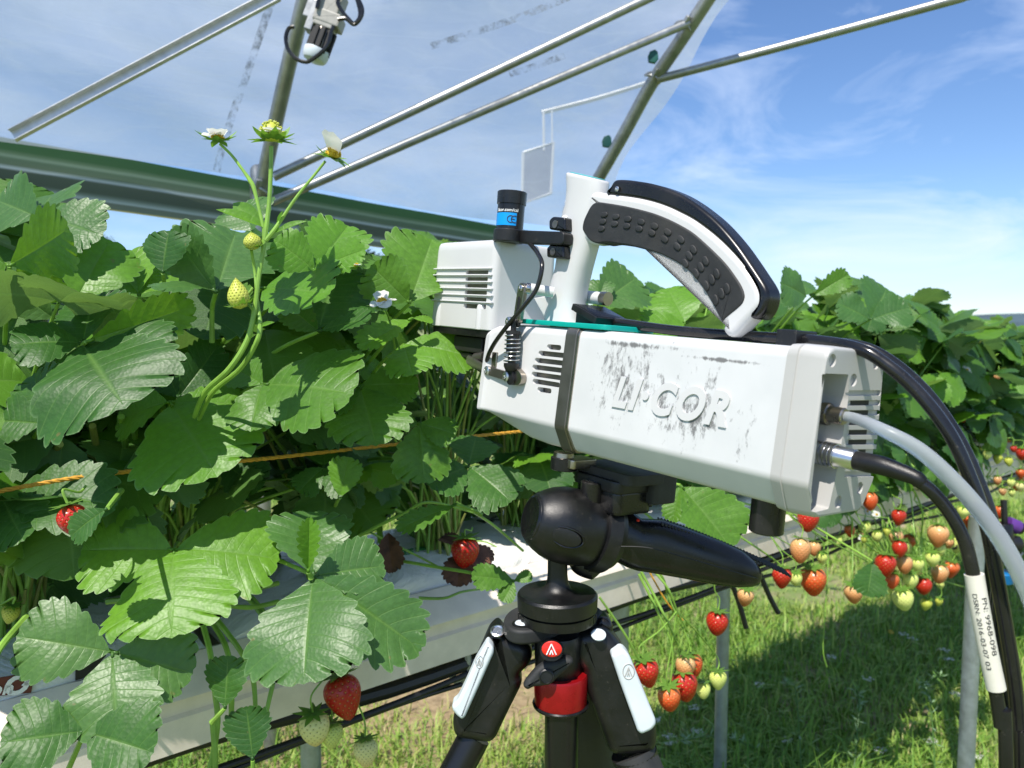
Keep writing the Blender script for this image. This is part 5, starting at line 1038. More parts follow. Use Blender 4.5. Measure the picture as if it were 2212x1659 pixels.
# sensor arm clamps
for (xa, xb, ya, yb) in ((1085, 1215, 424, 542), (1066, 1203, 650, 768)):
    mb = iface([(xa, ya + 30), (xa + 30, ya), (xb, ya + 8), (xb + 5, yb - 8), (xb - 10, yb), (xa, yb - 12)], c1, -.022, -.030, -.018, .002, 3, .002); cl = finish('arm_clamp', mb, MT['black_gloss'], gas, wnorm=True)
    c = S(*c1(xa + 27, (ya + yb) / 2), -.018); finish('clamp_hole', lathe(MB(), [(0, .0036), (.0006, .0036), (.0007, .0028), (.0002, .001)], c, WW, 20), MT['bronze'], cl)
    finish('clamp_boss', lathe(MB(), [(0, .009), (.006, .008)], S(*c1(xb - 5, (ya + yb) / 2), -.032), EX, 20), MT['white_plastic'], gas)
finish('sensor_arm', iface([(815, 532), (1180, 545), (1196, 560), (1190, 640), (1160, 652), (820, 640)], c1, -.016, -.026, -.014, .0012, 3, .002), MT['black_plastic'], gas, wnorm=True)
CS = S(*c1(735, 585), -.012); rs_ = pxr(31.5, CS); up0 = su(S(*c1(735, 632), -.012)).y; uA = su(S(*c1(735, 530), -.012)).y; uB = su(S(*c1(735, 330), -.012)).y; uC = su(S(*c1(735, 222), -.012)).y; sC = su(CS).x
def PS_(u): return I(sC, -.012, u)
finish('sensor_base', lathe(MB(), [(0, rs_ * 1.02), (.0008, rs_ * 1.08), (uA - up0 - .001, rs_ * 1.08), (uA - up0, rs_ * 1.0)], PS_(up0), UU, 40), MT['black_plastic'], gas)
ps = finish('sensor_barrel', lathe(MB(), [(0, rs_ * .93), (uB - uA, rs_ * .93), (uB - uA + .0004, rs_ * 1.0), (uC - uA - .001, rs_ * 1.02), (uC - uA - .0003, rs_ * .97), (uC - uA - .0010, rs_ * .7)], PS_(uA), UU, 40), MT['black_gloss'], gas)
# wrap-round blue label and writing on the barrel
def bend(mb, r, uc):  # flat (x along tangent, y up) -> barrel surface facing the viewer
    fw = (EYE - PS_(uA)); fw = (fw - UU * fw.dot(UU)).normalized(); sd = UU.cross(fw)
    for i, v in enumerate(mb.v): a = v.x / r; mb.v[i] = PS_(uc) + UU * v.y + (fw * math.cos(a) + sd * math.sin(a)) * (r + v.z)
X0, Y0, Z0 = Vector((1, 0, 0)), Vector((0, 1, 0)), Vector((0, 0, 1)); o_ = Vector((0, 0, 0)); uL = su(S(*c1(735, 455), -.012)).y; hl = abs(su(S(*c1(735, 405), -.012)).y - su(S(*c1(735, 505), -.012)).y)
mb = MB(); K = 16; ra = rs_ * .93
for i in range(K): x0, x1 = -ra * 1.5 + (ra * 1.95) * i / K, -ra * 1.5 + ra * 1.95 * (i + 1) / K; mb.add([(x0, -hl / 2, .0002), (x1, -hl / 2, .0002), (x1, hl / 2, .0002), (x0, hl / 2, .0002)], [(0, 1, 2, 3)])
bend(mb, ra, uL); finish('blue_label', mb, MT['label_blue'], ps)
mb = MB(); rr_ = hl * .27
for cx0 in (ra * .02, ra * .30):
    pts = [(cx0 + rr_ * math.cos(a), rr_ * math.sin(a), .0004) for a in [R_(60 + 240 * k / 14) for k in range(15)]]; tube(mb, pts, rr_ * .12, 4)
tube(mb, [(ra * .30 - rr_, 0, .0004), (ra * .30, 0, .0004)], rr_ * .12, 4); bend(mb, ra, uL); finish('ce_mark', mb, MT['ink_black'], ps, smooth=False)
uT = su(S(*c1(735, 384), -.012)).y; mb = MB(); text_mb(mb, 'licor.com/cal', .0042, o_ + X0 * (-ra * .28) + Z0 * .0003, X0, Y0, Z0, .0002, 0, .00006); bend(mb, ra, uT); finish('lettering', mb, MT['ink_white'], ps, smooth=False)
mb = MB(); tube(mb, spline([S(*c1(905, 640), -.016), S(*c1(975, 730), -.006), S(*c1(1005, 830), 0), S(*c1(960, 1010), .003), S(*c1(860, 1150), .008), S(*c1(740, 1290), .010), S(*c1(640, 1420), .009), S(*c1(580, 1520), .006), S(*c1(552, 1600), .002)], 8), .0021, 12)
finish('sensor_cable', mb, MT['cable_black'], gas)
# light head (front housing)
sH = su(S(1067, 600, 0)).x; sL = su(S(933, 620, 0)).x; uTop = su(S(1067, 515, 0)).y; uBot = su(S(1072, 716, 0)).y
def hring(u, g): P = roundpoly([(sL + g, 0 - g), (sH - g, 0 - g), (sH - g, -.080 + g), (sL + g, -.080 + g)], .009 - min(g, .004), 5); return [I(p.x, p.y, u) for p in P]
hl_ = []
for u, g in ((uBot, .0006), (uBot + .0008, 0), (uBot + .010, 0), (uTop - .010, .0012), (uTop - .004, .0020), (uTop - .0015, .0034), (uTop - .0003, .0065), (uTop + .0006, .012), (uTop + .0012, .022)): hl_.append(hring(u, g))
house = finish('light_housing', loft(MB(), hl_), MT['white_plastic'], gas, wnorm=True, ang=50)
cm = MB(); dm = MB(); rm = MB()
for i in range(6):
    y = 878 + 54 * i; a, b = su(S(*c1(378 - i * 3, y), 0)), su(S(*c1(560 - i * 3, y + 2), 0)); h = .0023
    slab(cm, roundpoly([(a.x, a.y - h), (b.x, a.y - h), (b.x, a.y + h), (a.x, a.y + h)], .001, 3), OI, EX, UU, WW, -.005, .004, .0001, 1); slab(dm, [(a.x - .001, a.y - h * 1.2), (b.x + .001, a.y - h * 1.2), (b.x + .001, a.y + h * 1.2), (a.x - .001, a.y + h * 1.2)], OI, EX, UU, WW, -.0045, -.0038, .0001, 1)
    yy = a.y + (.0042 if i else .0040); b2 = su(S(*c1(590, y - 20), 0)); l2 = sL + .008
    slab(rm, roundpoly([(sL + .002, yy - .0008), (b2.x, yy - .0008), (b2.x, yy + .0008), (sL + .002, yy + .0008)], .0006, 2), OI, EX, UU, WW, -.003, .0012, .0008, 3)
cut(house, cm); finish('vent_openings', dm, MT['bronze'], gas); finish('ribs', rm, MT['white_plastic'], house)
for x in (155, 485):
    a = su(S(*c1(x, 1230), 0)); mb = MB(); lathe(mb, [(0, .0052), (.020, .0052), (.0235, .0045), (.0255, .0028), (.0262, .0003)], I(a.x, -.0035, uBot + .0005), UU, 20); finish('screw_boss', mb, MT['white_plastic'], house)
mb = MB(); loft(mb, [hring(uBot - .0075, .003), hring(uBot - .007, .0015), hring(uBot - .0003, .0012)]); finish('housing_base', mb, MT['black_plastic'], gas, wnorm=True)
mb = MB(); box(mb, I((sL + sH) / 2 + .006, -.040, uBot - .016), EX, WW, UU, .052, .062, .016, .002); finish('leaf_chamber', mb, MT['dark'], gas, wnorm=True)
mb = MB(); box(mb, I((sL + sH) / 2 + .004, -.040, uBot - .028), EX, WW, UU, .072, .056, .005, .001); finish('lower_gasket_plate', mb, MT['black_plastic'], gas, wnorm=True)
# clamping lever, spring and links on the near side of the nose
wL = .0035
def link(P0, P1, r, t0, t1, mat, name='link', par=gas):
    d = P1 - P0; e = d.normalized(); n_ = Vector((-e.y, e.x)); P = [P1 + e * (r * math.cos(q)) + n_ * (r * math.sin(q)) for q in [math.pi * k / 8 - math.pi / 2 for k in range(9)]] + [P0 - e * (r * math.cos(q)) - n_ * (r * math.sin(q)) for q in [math.pi * k / 8 - math.pi / 2 for k in range(9)]]
    return finish(name, slab(MB(), P, OI, EX, UU, WW, t0, t1, .0006, 2), MT[mat], par, wnorm=True)
A_ = pol([(832, 1005), (795, 1250), (740, 1275)], c1, wL)
link(A_[0], A_[1], .0050, -.001, .0035, 'nickel', 'lever_arm'); link(A_[0].lerp(A_[1], .35), A_[0].lerp(A_[1], .8), .0022, .0030, .0038, 'dark', 'lever_slot')
screw(I(A_[0].x, .0035, A_[0].y), WW, .0030, gas); link(A_[2] + Vector((-.001, 0)), A_[2] + Vector((.009, -.001)), .0042, .0, .004, 'black_plastic', 'fork')
mb = MB(); tube(mb, [S(*c1(1100, 1040), -.020), S(*c1(890, 1005), -.002)], pxr(11.5, S(*c1(1000, 1020), -.01)), 22); finish('pivot_boss', mb, MT['white_plastic'], gas)
mb = MB(); tube(mb, [S(*c1(905, 1010), -.003), S(*c1(870, 1003), .0005)], pxr(12, S(*c1(900, 1000), 0)), 22); finish('pivot_cap', mb, MT['steel'], gas)
mb = MB(); tube(mb, [S(*c1(1350, 1075), -.055), S(*c1(1505, 1090), -.058)], pxr(14, S(*c1(1450, 1080), -.055)), 22); finish('pivot_boss', mb, MT['white_plastic'], gas)
mb = MB(); tube(mb, [S(*c1(1500, 1089), -.058), S(*c1(1545, 1093), -.058)], pxr(15, S(*c1(1500, 1089), -.058)), 22); finish('pivot_cap', mb, MT['nickel'], gas)
finish('web_rib', iface([(945, 1085), (1100, 1060), (1110, 1290), (1040, 1262)], c1, -.03, -.034, -.028, .002, 3), MT['white_plastic'], gas, wnorm=True)
screw(S(*c1(735, 1280), wL + .002), WW, .0046, gas)
t0_, t1_ = S(*c1(770, 1355), .006), S(*c5(650, 505), .006); axs = (t1_ - t0_); ln_ = axs.length; axs.normalize(); rsg = pxr(17, t0_)
finish('spring_rod', lathe(MB(), [(-.008, rsg * .35), (-.0005, rsg * .35), (0, rsg * .98), (.003, rsg * .98), (.0032, rsg * .8), (ln_ * .6, rsg * .8), (ln_ * .61, rsg * .5), (ln_ * .9, rsg * .5), (ln_ * .905, rsg * .98), (ln_, rsg * .98), (ln_ + .004, rsg * .7)], t0_, axs, 24), MT['black_plastic'], gas)
X, Y = perp(axs); mb = MB(); T_ = 6.5; n_ = 150; tube(mb, [t0_ + axs * (.004 + (ln_ * .88 - .004) * k / n_) + (X * math.cos(2 * math.pi * T_ * k / n_) + Y * math.sin(2 * math.pi * T_ * k / n_)) * rsg * 1.0 for k in range(n_ + 1)], .00055, 8); finish('spring', mb, MT['steel'], gas)
lk = pol([(452, 538), (610, 585), (665, 560), (700, 600)], c5, .004); link(lk[0], lk[1], .0042, 0.0, .0035, 'bronze'); link(lk[2], lk[3], .0065, -.002, .0045, 'nickel', 'hinge_block'); link(pol([(650, 530)], c5, .004)[0], pol([(660, 610)], c5, .004)[0], .0052, .001, .0075, 'black_plastic', 'spring_foot')
for x, y, w_ in ((452, 538, .0035), (610, 587, .0076)): screw(S(*c5(x, y), w_), WW, .0046, gas)
mb = MB(); aa, bb = S(*c5(300, 450), -.01), S(*c5(450, 540), .001); mb = tube(mb, [aa, bb], .0052, 10, sx=.5); finish('clamp_arm', mb, MT['bronze'], gas)
mb = MB(); box(mb, S(*c5(540, 455), -.004), EX, WW, UU, .008, .010, .016, .001); box(mb, S(*c5(495, 465), -.004), EX, WW, UU, .012, .008, .010, .001); finish('clamp_block', mb, MT['nickel'], gas, wnorm=True)
mb = MB(); tube(mb, [S(*c5(365, 440), -.012), S(*c5(440, 430), -.012)], .006, 18); finish('chamber_pipe', mb, MT['bronze'], gas)
# ---------------------------------------------------------------- tripod
mt0 = I(-.206, -.04, -.022); DT = (mt0 - EYE).dot(CF)
tb = W(*c4(557, 800), DT)
tri = empty('tripod', Vector((tb.x, tb.y, 0)), 'black tripod with red collar, white leg levers and pistol-grip ball head', 'tripod')
def T4(x, y, dd=0): return W(*c4(x, y), DT + dd)
TO = T4(557, 800); kp = DT / FPX * .4379     # metres per c4 pixel
def tpol(pts, dd=0): o = T4(557, 800, dd); return [Vector(((T4(x, y, dd) - o).dot(CR), (T4(x, y, dd) - o).dot(CU))) for x, y in pts]
def tslab(pts, dd, th, r, mat, name, par=None, rd=None, sm=0, seg=4, rough=None):
    P = tpol(pts, dd)
    if rd: P = roundpoly(P, rd, 4)
    if sm: P = [Vector((p.x, p.y)) for p in spline([Vector((q.x, q.y, 0)) for q in P], sm, True)]
    return finish(name, slab(MB(), P, T4(557, 800, dd), CR, CU, -CF, -th, 0, r, seg), MT[mat], par or tri, wnorm=True, ang=50)
def vlathe(prof, x, mat, name, par=None, n=40, dd=0):
    """prof: (c4 y on the axis, radius in c4 px) stacked on a vertical axis through c4 x"""
    b = T4(x, prof[0][0], dd); mb = MB(); vs = []
    pr = [((T4(x, y, dd) - b).dot(ZZ), r * kp) for y, r in prof]; lathe(mb, pr, b, ZZ, n); return finish(name, mb, MT[mat], par or tri, ang=35)
vlathe([(1900, 82), (1340, 82)], 575, 'anodised', 'centre_column')
vlathe([(1372, 95), (1345, 118), (1336, 128), (1190, 133), (1180, 128)], 573, 'red_anodised', 'red_collar')
vlathe([(1352, 128), (1346, 137), (1336, 139), (1330, 132)], 573, 'black_gloss', 'lock_ring')
vlathe([(1200, 108), (1190, 112), (1010, 118), (985, 110), (965, 60)], 560, 'black_satin', 'leg_hub')
# back leg, then side legs
mb = MB(); tube(mb, [T4(690, 1150, .03), T4(705, 1300, .05), T4(745, 1750, .10), T4(745, 1750, .10) + (T4(745, 1750, .10) - T4(705, 1300, .05)) * (T4(745, 1750, .10).z / (T4(705, 1300, .05).z - T4(745, 1750, .10).z))], [.021, .021, .021, .016], 20); finish('leg', mb, MT['black_rubber'], tri)
LL = [(222, 990), (262, 957), (300, 1000), (335, 1022), (400, 1040), (430, 1075), (436, 1120), (422, 1165), (385, 1198), (372, 1216), (385, 1240), (378, 1275), (320, 1390), (255, 1525), (235, 1546), (205, 1552), (65, 1530), (42, 1502), (37, 1455), (45, 1405), (130, 1200)]
leg1 = tslab(LL, -.006, .038, .011, 'black_satin', 'leg', rd=.006)
LR = [(640, 1030), (655, 1000), (700, 985), (790, 980), (835, 1010), (880, 1065), (908, 1115), (1040, 1430), (1056, 1480), (1056, 1560), (1040, 1592), (960, 1612), (840, 1612), (812, 1585), (755, 1420), (700, 1270), (690, 1195), (655, 1165), (634, 1110)]
leg2 = tslab(LR, -.012, .040, .011, 'black_satin', 'leg', rd=.006)
def gnd(a, b): d = b - a; return a + d * ((a.z + .002) / -d.z)
mb = MB(); tube(mb, [T4(150, 1500, .014), gnd(T4(150, 1500, .014), T4(-60, 1900, 0))], 80 * kp, 26); finish('lower_tube', mb, MT['anodised'], leg1)
mb = MB(); tube(mb, [T4(985, 1800, .0), gnd(T4(935, 1590, .006), T4(1060, 1900, -.01))], 80 * kp, 24); finish('lower_tube', mb, MT['anodised'], leg2)
mb = MB(); tube(mb, [T4(935, 1590, .006), T4(1060, 1900, -.01)], 112 * kp, 28); finish('foam_grip', mb, MT['black_rubber'], leg2)
mb = MB(); tube(mb, [T4(935, 1585, .006), T4(943, 1612, .006)], 116 * kp, 28); finish('grip_ring', mb, MT['black_gloss'], leg2)
lv1 = tslab([(212, 1036), (243, 1068), (244, 1095), (170, 1262), (102, 1412), (86, 1425), (60, 1406), (38, 1378), (36, 1352), (62, 1332), (100, 1255), (150, 1140)], -.0185, .020, .0035, 'lever_white', 'lock_lever', leg1, rd=.004)
lv2 = tslab([(820, 1100), (885, 1073), (915, 1105), (980, 1265), (1045, 1425), (1046, 1450), (1025, 1476), (975, 1498), (955, 1484), (925, 1400), (870, 1250)], -.0245, .020, .0035, 'lever_white', 'lock_lever', leg2, rd=.004)
def emblem(cx, cy, r, dd, mat, par, flat=1.0):
    mb = MB(); c = T4(cx, cy, dd)
    def q(a, b): return c + CR * (a * r * kp * flat) + CU * (b * r * kp)
    tube(mb, [q(math.cos(t), math.sin(t)) for t in [2 * math.pi * k / 24 for k in range(25)]], r * kp * .07, 6)
    for a in ([(-.62, -.62), (0, .55)], [(0, .55), (.62, -.62)], [(-.2, -.6), (0, -.1)], [(0, -.1), (.2, -.6)], [(0, .5), (0, -.1)]): tube(mb, [q(*a[0]), q(*a[1])], r * kp * .07, 5)
    return finish('emblem', mb, MT[mat], par)
emblem(172, 1135, 30, -.0187, 'grey_plastic', lv1, .6); emblem(908, 1183, 36, -.0247, 'grey_plastic', lv2, .75)
for x, y, p_, dd in ((262, 985, leg1, -.004), (760, 1004, leg2, -.014)): finish('bolt', lathe(MB(), [(0, 36 * kp), (.0012, 36 * kp), (.0018, 28 * kp), (.001, 22 * kp)], T4(x, y, dd), cam_dir(0, .85, .5), 24), MT['lever_white' if x > 500 else 'steel'], p_)
tslab([(768, 915), (815, 925), (838, 965), (832, 1010), (780, 1000), (735, 950)], .004, .03, .006, 'black_gloss', 'leg_hinge', leg2, rd=.004)
# badge on the hub
mb = MB(); c = T4(560, 1060, -.034)
bd = finish('badge_boss', lathe(MB(), [(0, 44 * kp), (.012, 42 * kp), (.014, 38 * kp)], T4(530, 1072, -.028), cam_dir(-.1, .12, 1), 32, 1.3, CR), MT['black_satin'], tri)
finish('badge', lathe(MB(), [(0, 36 * kp), (.0008, 36 * kp), (.0014, 32 * kp), (.0016, 1 * kp)], T4(530, 1072, -.0425), cam_dir(-.1, .12, 1), 32, 1.3, CR), MT['red_badge'], bd)
mb = MB(); c = T4(528, 1074, -.0447)
for a in ([(-22, -24), (0, 24)], [(0, 24), (22, -24)], [(-7, -24), (0, -4)], [(0, -4), (7, -24)]): tube(mb, [c + CR * a[0][0] * kp + CU * a[0][1] * kp, c + CR * a[1][0] * kp + CU * a[1][1] * kp], 3.4 * kp, 6)
finish('badge_emblem', mb, MT['ink_white'], bd)
wl = tslab([(386, 1262), (402, 1232), (455, 1170), (500, 1142), (560, 1133), (600, 1113), (634, 1124), (640, 1150), (600, 1187), (562, 1216), (532, 1250), (480, 1262), (440, 1264), (410, 1282)], -.030, .012, .0045, 'black_rubber', 'wing_knob', rd=.004)
finish('knob_centre', lathe(MB(), [(0, 36 * kp), (.002, 36 * kp), (.0026, 30 * kp), (.0012, 28 * kp), (.0012, 4 * kp)], T4(503, 1207, -.030), cam_dir(0, .1, 1), 28), MT['black_satin'], wl)
# top plate and disc
zpl = T4(557, 930).z
def hz(x, y, z): return hit(*c4(x, y), Vector((0, 0, z)), ZZ)
pp = [hz(*p, zpl) for p in ((292, 935), (315, 890), (380, 862), (560, 840), (700, 850), (768, 872), (772, 905), (700, 935), (560, 965), (400, 988), (320, 975))]
Pc = [Vector((p.x, p.y)) for p in pp]; o0 = Vector((0, 0, zpl)); Psm = [Vector((p.x, p.y)) for p in spline([Vector((q.x, q.y, 0)) for q in Pc], 4, True)]
finish('top_casting', slab(MB(), Psm, o0, X0, Y0, ZZ, -.012, .001, .003, 4), MT['black_rubber'], tri, wnorm=True, ang=50)
bb_ = T4(385, 905, -.012); finish('bubble_level', lathe(MB(), [(0, 52 * kp), (.003, 50 * kp), (.0035, 42 * kp), (.0028, 38 * kp)], Vector((bb_.x, bb_.y, zpl - .001)), ZZ, 28), MT['black_gloss'], tri)
finish('level_glass', lathe(MB(), [(0, 37 * kp), (.0008, 34 * kp), (.0014, 18 * kp), (.0015, .0001)], Vector((bb_.x, bb_.y, zpl + .002)), ZZ, 28), MT['lever_white'], tri)
vlathe([(925, 186), (880, 188), (875, 178), (868, 178), (866, 196), (800, 198), (793, 193), (788, 188), (786, 120), (780, 92), (765, 68), (740, 54), (700, 49), (585, 48)], 557, 'black_satin', 'head_base')
mb = MB(); cb = T4(557, 787); 
for a in range(30):
    q = 2 * math.pi * a / 30; box(mb, Vector((cb.x, cb.y, T4(557, 905).z)) + (X0 * math.cos(q) + Y0 * math.sin(q)) * 186 * kp, X0 * math.cos(q) + Y0 * math.sin(q), -X0 * math.sin(q) + Y0 * math.cos(q), ZZ, .003, .004, .006, .0005, 1)
finish('base_notches', mb, MT['black_plastic'], tri)
# ball head housing
HA = T4(428, 425, -.020); HB = T4(870, 520, .012); axh = (HB - HA).normalized(); hl2 = (HB - HA).length; rr = kp
pr = [(0, 96), (2, 110), (8, 118), (22, 130), (50, 148), (90, 168), (140, 182), (200, 187), (260, 184), (300, 178), (330, 170)]
hd = finish('ball_head', lathe(MB(), [(a * rr, b * rr) for a, b in pr], HA, axh, 48), MT['black_satin'], tri, ang=40)
finish('head_end_ring', lathe(MB(), [(-4 * rr, 88 * rr), (-8 * rr, 98 * rr), (-3 * rr, 108 * rr), (6 * rr, 112 * rr)], HA, axh, 40), MT['black_gloss'], hd)
pa = [(330, 176), (334, 190), (400, 196), (408, 192), (412, 182), (440, 170)]; finish('head_collar', lathe(MB(), [(a * rr, b * rr) for a, b in pa], HA, axh, 48), MT['black_plastic'], tri, ang=30)
mb = MB(); cc = HA + axh * 190 * rr + cam_dir(-.05, -.12, 1) * 184 * rr; nx_ = cam_dir(-.05, -.12, 1); e1_ = (axh - nx_ * axh.dot(nx_)).normalized(); e2_ = nx_.cross(e1_)
tube(mb, [cc + e1_ * math.cos(t) * 82 * rr + e2_ * math.sin(t) * 46 * rr - nx_ * (abs(math.cos(t)) * 16 + 0) * rr + nx_ * 8 * rr for t in [2 * math.pi * k / 32 for k in range(33)]], 6 * rr, 8); finish('eye_rim', mb, MT['black_gloss'], hd)
mb = MB(); lathe(mb, [(-20 * rr, 44 * rr), (9 * rr, 40 * rr), (12 * rr, 30 * rr), (13 * rr, 1 * rr)], cc, nx_, 30, 1.7, e1_); finish('eye_disc', mb, MT['black_plastic'], hd)
tslab([(612, 612), (700, 560), (850, 520), (872, 560), (862, 610), (820, 660), (770, 715), (735, 745), (705, 738), (660, 722), (625, 690)], -.004, .034, .010, 'black_satin', 'head_cup', rd=.008)
# grip handle
gr = []; GR_ = [(838, 510, 128), (870, 512, 135), (910, 530, 138), (960, 556, 128), (1060, 566, 134), (1200, 602, 122), (1350, 645, 108), (1450, 672, 92), (1515, 696, 66), (1548, 710, 42), (1562, 716, 14)]
for x, y, h in GR_:
    c = T4(x, y, .010 - (x - 870) * .00002); P = []
    for k in range(28): a = 2 * math.pi * k / 28; ca, sa = math.cos(a), math.sin(a); P.append(c + CU * (h * kp * math.copysign(abs(sa) ** .8, sa)) + (-CF) * (min(h * 1.0, 95) * kp * math.copysign(abs(ca) ** .85, ca)) + CR * (-.0 + .10 * h * kp * sa))
    gr.append(P)
gp = finish('grip_handle', loft(MB(), gr), MT['black_gloss'], tri, ang=60)
mb = MB()
for i in range(40):
    f = i / 25; x = 1065 + 395 * f; y = 432 + 150 * f ** 1.15 + 4; c = T4(x, y, .006); tube(mb, [c + CF * .010, c - CF * .012 - CU * .002], 6 * kp, 6)
finish('grip_ridges', mb, MT['black_rubber'], gp)
mb = MB(); tube(mb, spline([T4(872, 566, -.032), T4(1000, 572, -.034), T4(1150, 610, -.032), T4(1350, 668, -.030), T4(1500, 712, -.024), T4(1558, 728, -.008)], 6), .0006, 6); finish('grip_seam', mb, MT['dark'], gp)
finish('red_dot', lathe(MB(), [(0, 9 * kp), (.001, 7 * kp)], T4(955, 438, -.012), cam_dir(.1, .9, .5), 16), MT['red_badge'], gp)
# quick release clamp under the instrument
def ib(c, a, b, h, r, mat, name, par=None): 
    mb = MB(); box(mb, c, EX, WW, UU, a, b, h, r, rc=min(a, b) * .18); return finish(name, mb, MT[mat], par or tri, wnorm=True)
ib(T4(870, 200, .0), .070, .050, .010, .0015, 'black_rubber', 'camera_plate'); ib(T4(840, 240, .002), .060, .052, .011, .002, 'black_plastic', 'plate_clamp')
ib(T4(1035, 268, .0), .030, .030, .030 * .9, .002, 'black_rubber', 'plate_end'); ib(T4(830, 318, .002), .056, .044, .022, .004, 'black_gloss', 'clamp_body')
ib(T4(960, 345, .0), .014, .016, .020, .003, 'black_gloss', 'clamp_catch')
finish('clamp_button', lathe(MB(), [(0, 52 * kp), (95 * kp, 56 * kp), (100 * kp, 50 * kp)], T4(722, 345, -.012), UU, 28), MT['black_gloss'], tri)
finish('button_cap', lathe(MB(), [(0, 42 * kp), (.001, 40 * kp), (.0016, 30 * kp)], T4(722, 250, -.012), UU, 28), MT['steel'], tri)
finish('strap_knob', lathe(MB(), [(0, 60 * kp), (4 * kp, 66 * kp), (60 * kp, 68 * kp), (64 * kp, 60 * kp)], T4(588, 188, 0), UU, 30), MT['black_plastic'], tri)
finish('strap_foot', lathe(MB(), [(0, 52 * kp), (22 * kp, 50 * kp), (26 * kp, 40 * kp)], T4(588, 124, 0), UU, 30), MT['nickel'], gas)
ib(T4(655, 150, .0), .022, .03, .008, .001, 'nickel', 'strap_bracket', gas)
mb = MB(); tube(mb, [T4(975, 362, -.004), T4(1022, 358, -.006)], 13 * kp, 16); finish('release_pin', mb, MT['black_plastic'], tri)
mb = MB(); tube(mb, [T4(690, 400, .01), T4(760, 380, .008), T4(880, 420, .008)], [70 * kp, 90 * kp, 90 * kp], 24); finish('head_neck', mb, MT['black_satin'], tri)
# ---------------------------------------------------------------- cables
def cable(name, pts, r, mat, label, cat, n=14, sp=8):
    P = [p if isinstance(p, Vector) else W(*p) for p in pts]; e = P[-1]; P += [Vector((e.x + .02, e.y - .02, .45)), Vector((e.x + .05, e.y - .06, .10)), Vector((e.x + .16, e.y - .10, .012)), Vector((e.x + .7, e.y - .2, .010))]; rr = (r if isinstance(r, list) else [r] * (len(P) - 4)); rr = rr + [rr[-1]] * 4; mb = MB(); tube(mb, spline(P, sp), rsp(rr, sp), n); o = tag(finish(name, mb, MT[mat]), label, cat); MATS[o.name] = Matrix.Identity(4); return o
cable('air_hose', [AEND - EX * .004, AEND + EX * .006, (1900, 926, .462), (1985, 972, .45), (2065, 1045, .445), (2135, 1128, .442), (2190, 1215, .44), (2240, 1330, .44), (2290, 1500, .44)], [.0031, .0034, .0040, .0047, .0049, .0049, .0049, .0049, .0049], 'clear_tube', 'translucent white air hose curving from the upper nickel fitting to the right edge', 'hose')
cb1 = cable('power_cable', [BEND + axB * .018, (1985, 1040, .455), (2040, 1092, .452), (2082, 1165, .45), (2104, 1250, .45), (2124, 1350, .45), (2145, 1460, .45), (2162, 1570, .45), (2175, 1720, .45)], .0039, 'cable_black', 'black cable from the silver plug wearing a cream printed sleeve', 'cable')
finish('strain_relief', (lambda m: (tube(m, spline([BEND - axB * .001, BEND + axB * .008, BEND + axB * .018, Vector(W(1975, 1031, .456)), W(1988, 1043, .4548)], 6), rsp([.0058, .0062, .0058, .0046, .0044], 6), 20), m)[1])(MB()), MT['black_plastic'], cb1)
sl = [W(2104, 1240, .45), W(2116, 1310, .45), W(2133, 1400, .45), W(2152, 1488, .45)]; mb = MB(); tube(mb, spline(sl, 6), .0053, 20); slv = finish('printed_sleeve', mb, MT['sleeve'], cb1)
P = spline(sl, 6); p0, p1 = P[3], P[-3]; dr = (p1 - p0).normalized(); sdv = dr.cross(-CF).normalized()
def pathtext(txt, size, off, rad, t0, t1):
    m = MB(); mid = P[len(P) // 2]; text_mb(m, txt, size, Vector((0, 0, 0)), X0, Y0, Z0, .0002, 0, 0, sx=1.0); Lx = (t1 - t0)
    xs_ = [v.x for v in m.v]; mnx, mxx_ = min(xs_), max(xs_)
    for i, v in enumerate(m.v):
        f = t0 + (v.x - mnx) / (mxx_ - mnx) * Lx; k = f * (len(P) - 1); j = min(int(k), len(P) - 2); c = P[j].lerp(P[j + 1], k - j); t = (P[j + 1] - P[j]).normalized(); sd_ = t.cross(-CF).normalized()
        if sd_.dot(CR) < 0: sd_ = -sd_
        a = (off + v.y) / rad; vw = (EYE - c).normalized(); sd_ = t.cross(vw).normalized(); sd_ = sd_ if sd_.dot(CR) > 0 else -sd_; vw = sd_.cross(t).normalized(); vw = vw if vw.dot(EYE - c) > 0 else -vw
        m.v[i] = c + sd_ * math.sin(a) * (rad + .0002) + vw * math.cos(a) * (rad + .0002)
    return m
finish('lettering', pathtext('PN: 9968-098', .0042, .0030, .0053, .24, .70), MT['ink_black'], slv, smooth=False); finish('lettering', pathtext('DSRN: 2016-03-07 03', .0034, -.0016, .0053, .20, .80), MT['ink_black'], slv, smooth=False)
T0 = I(-.19, -.045, .0935); cable('data_cable', [I(-.215, -.045, .094), T0, I(-.13, -.045, .0905), I(-.07, -.045, .0900), I(-.01, -.046, .0905), (1850, 752, .497), (1915, 788, .485), (1985, 850, .475), (2050, 935, .465), (2095, 1030, .46), (2130, 1130, .458), (2152, 1240, .458), (2172, 1350, .458), (2192, 1480, .458), (2205, 1640, .458), (2208, 1740, .458)], .0041, 'cable_black', 'thick black cable looping from the top of the instrument down the right side', 'cable')
cable('thin_cable', [I(-.215, -.052, .094), I(-.19, -.053, .0930), I(-.13, -.053, .0898), I(-.07, -.053, .0893), I(-.01, -.054, .0898), (1852, 745, .52), (1920, 775, .51), (1998, 842, .50), (2066, 935, .49), (2112, 1030, .485), (2146, 1130, .482), (2155, 1240, .48), (2150, 1330, .48), (2160, 1450, .48), (2182, 1560, .48), (2198, 1700, .48)], .0034, 'cable_black', 'second black cable running behind the thick one and the cream sleeve', 'cable')
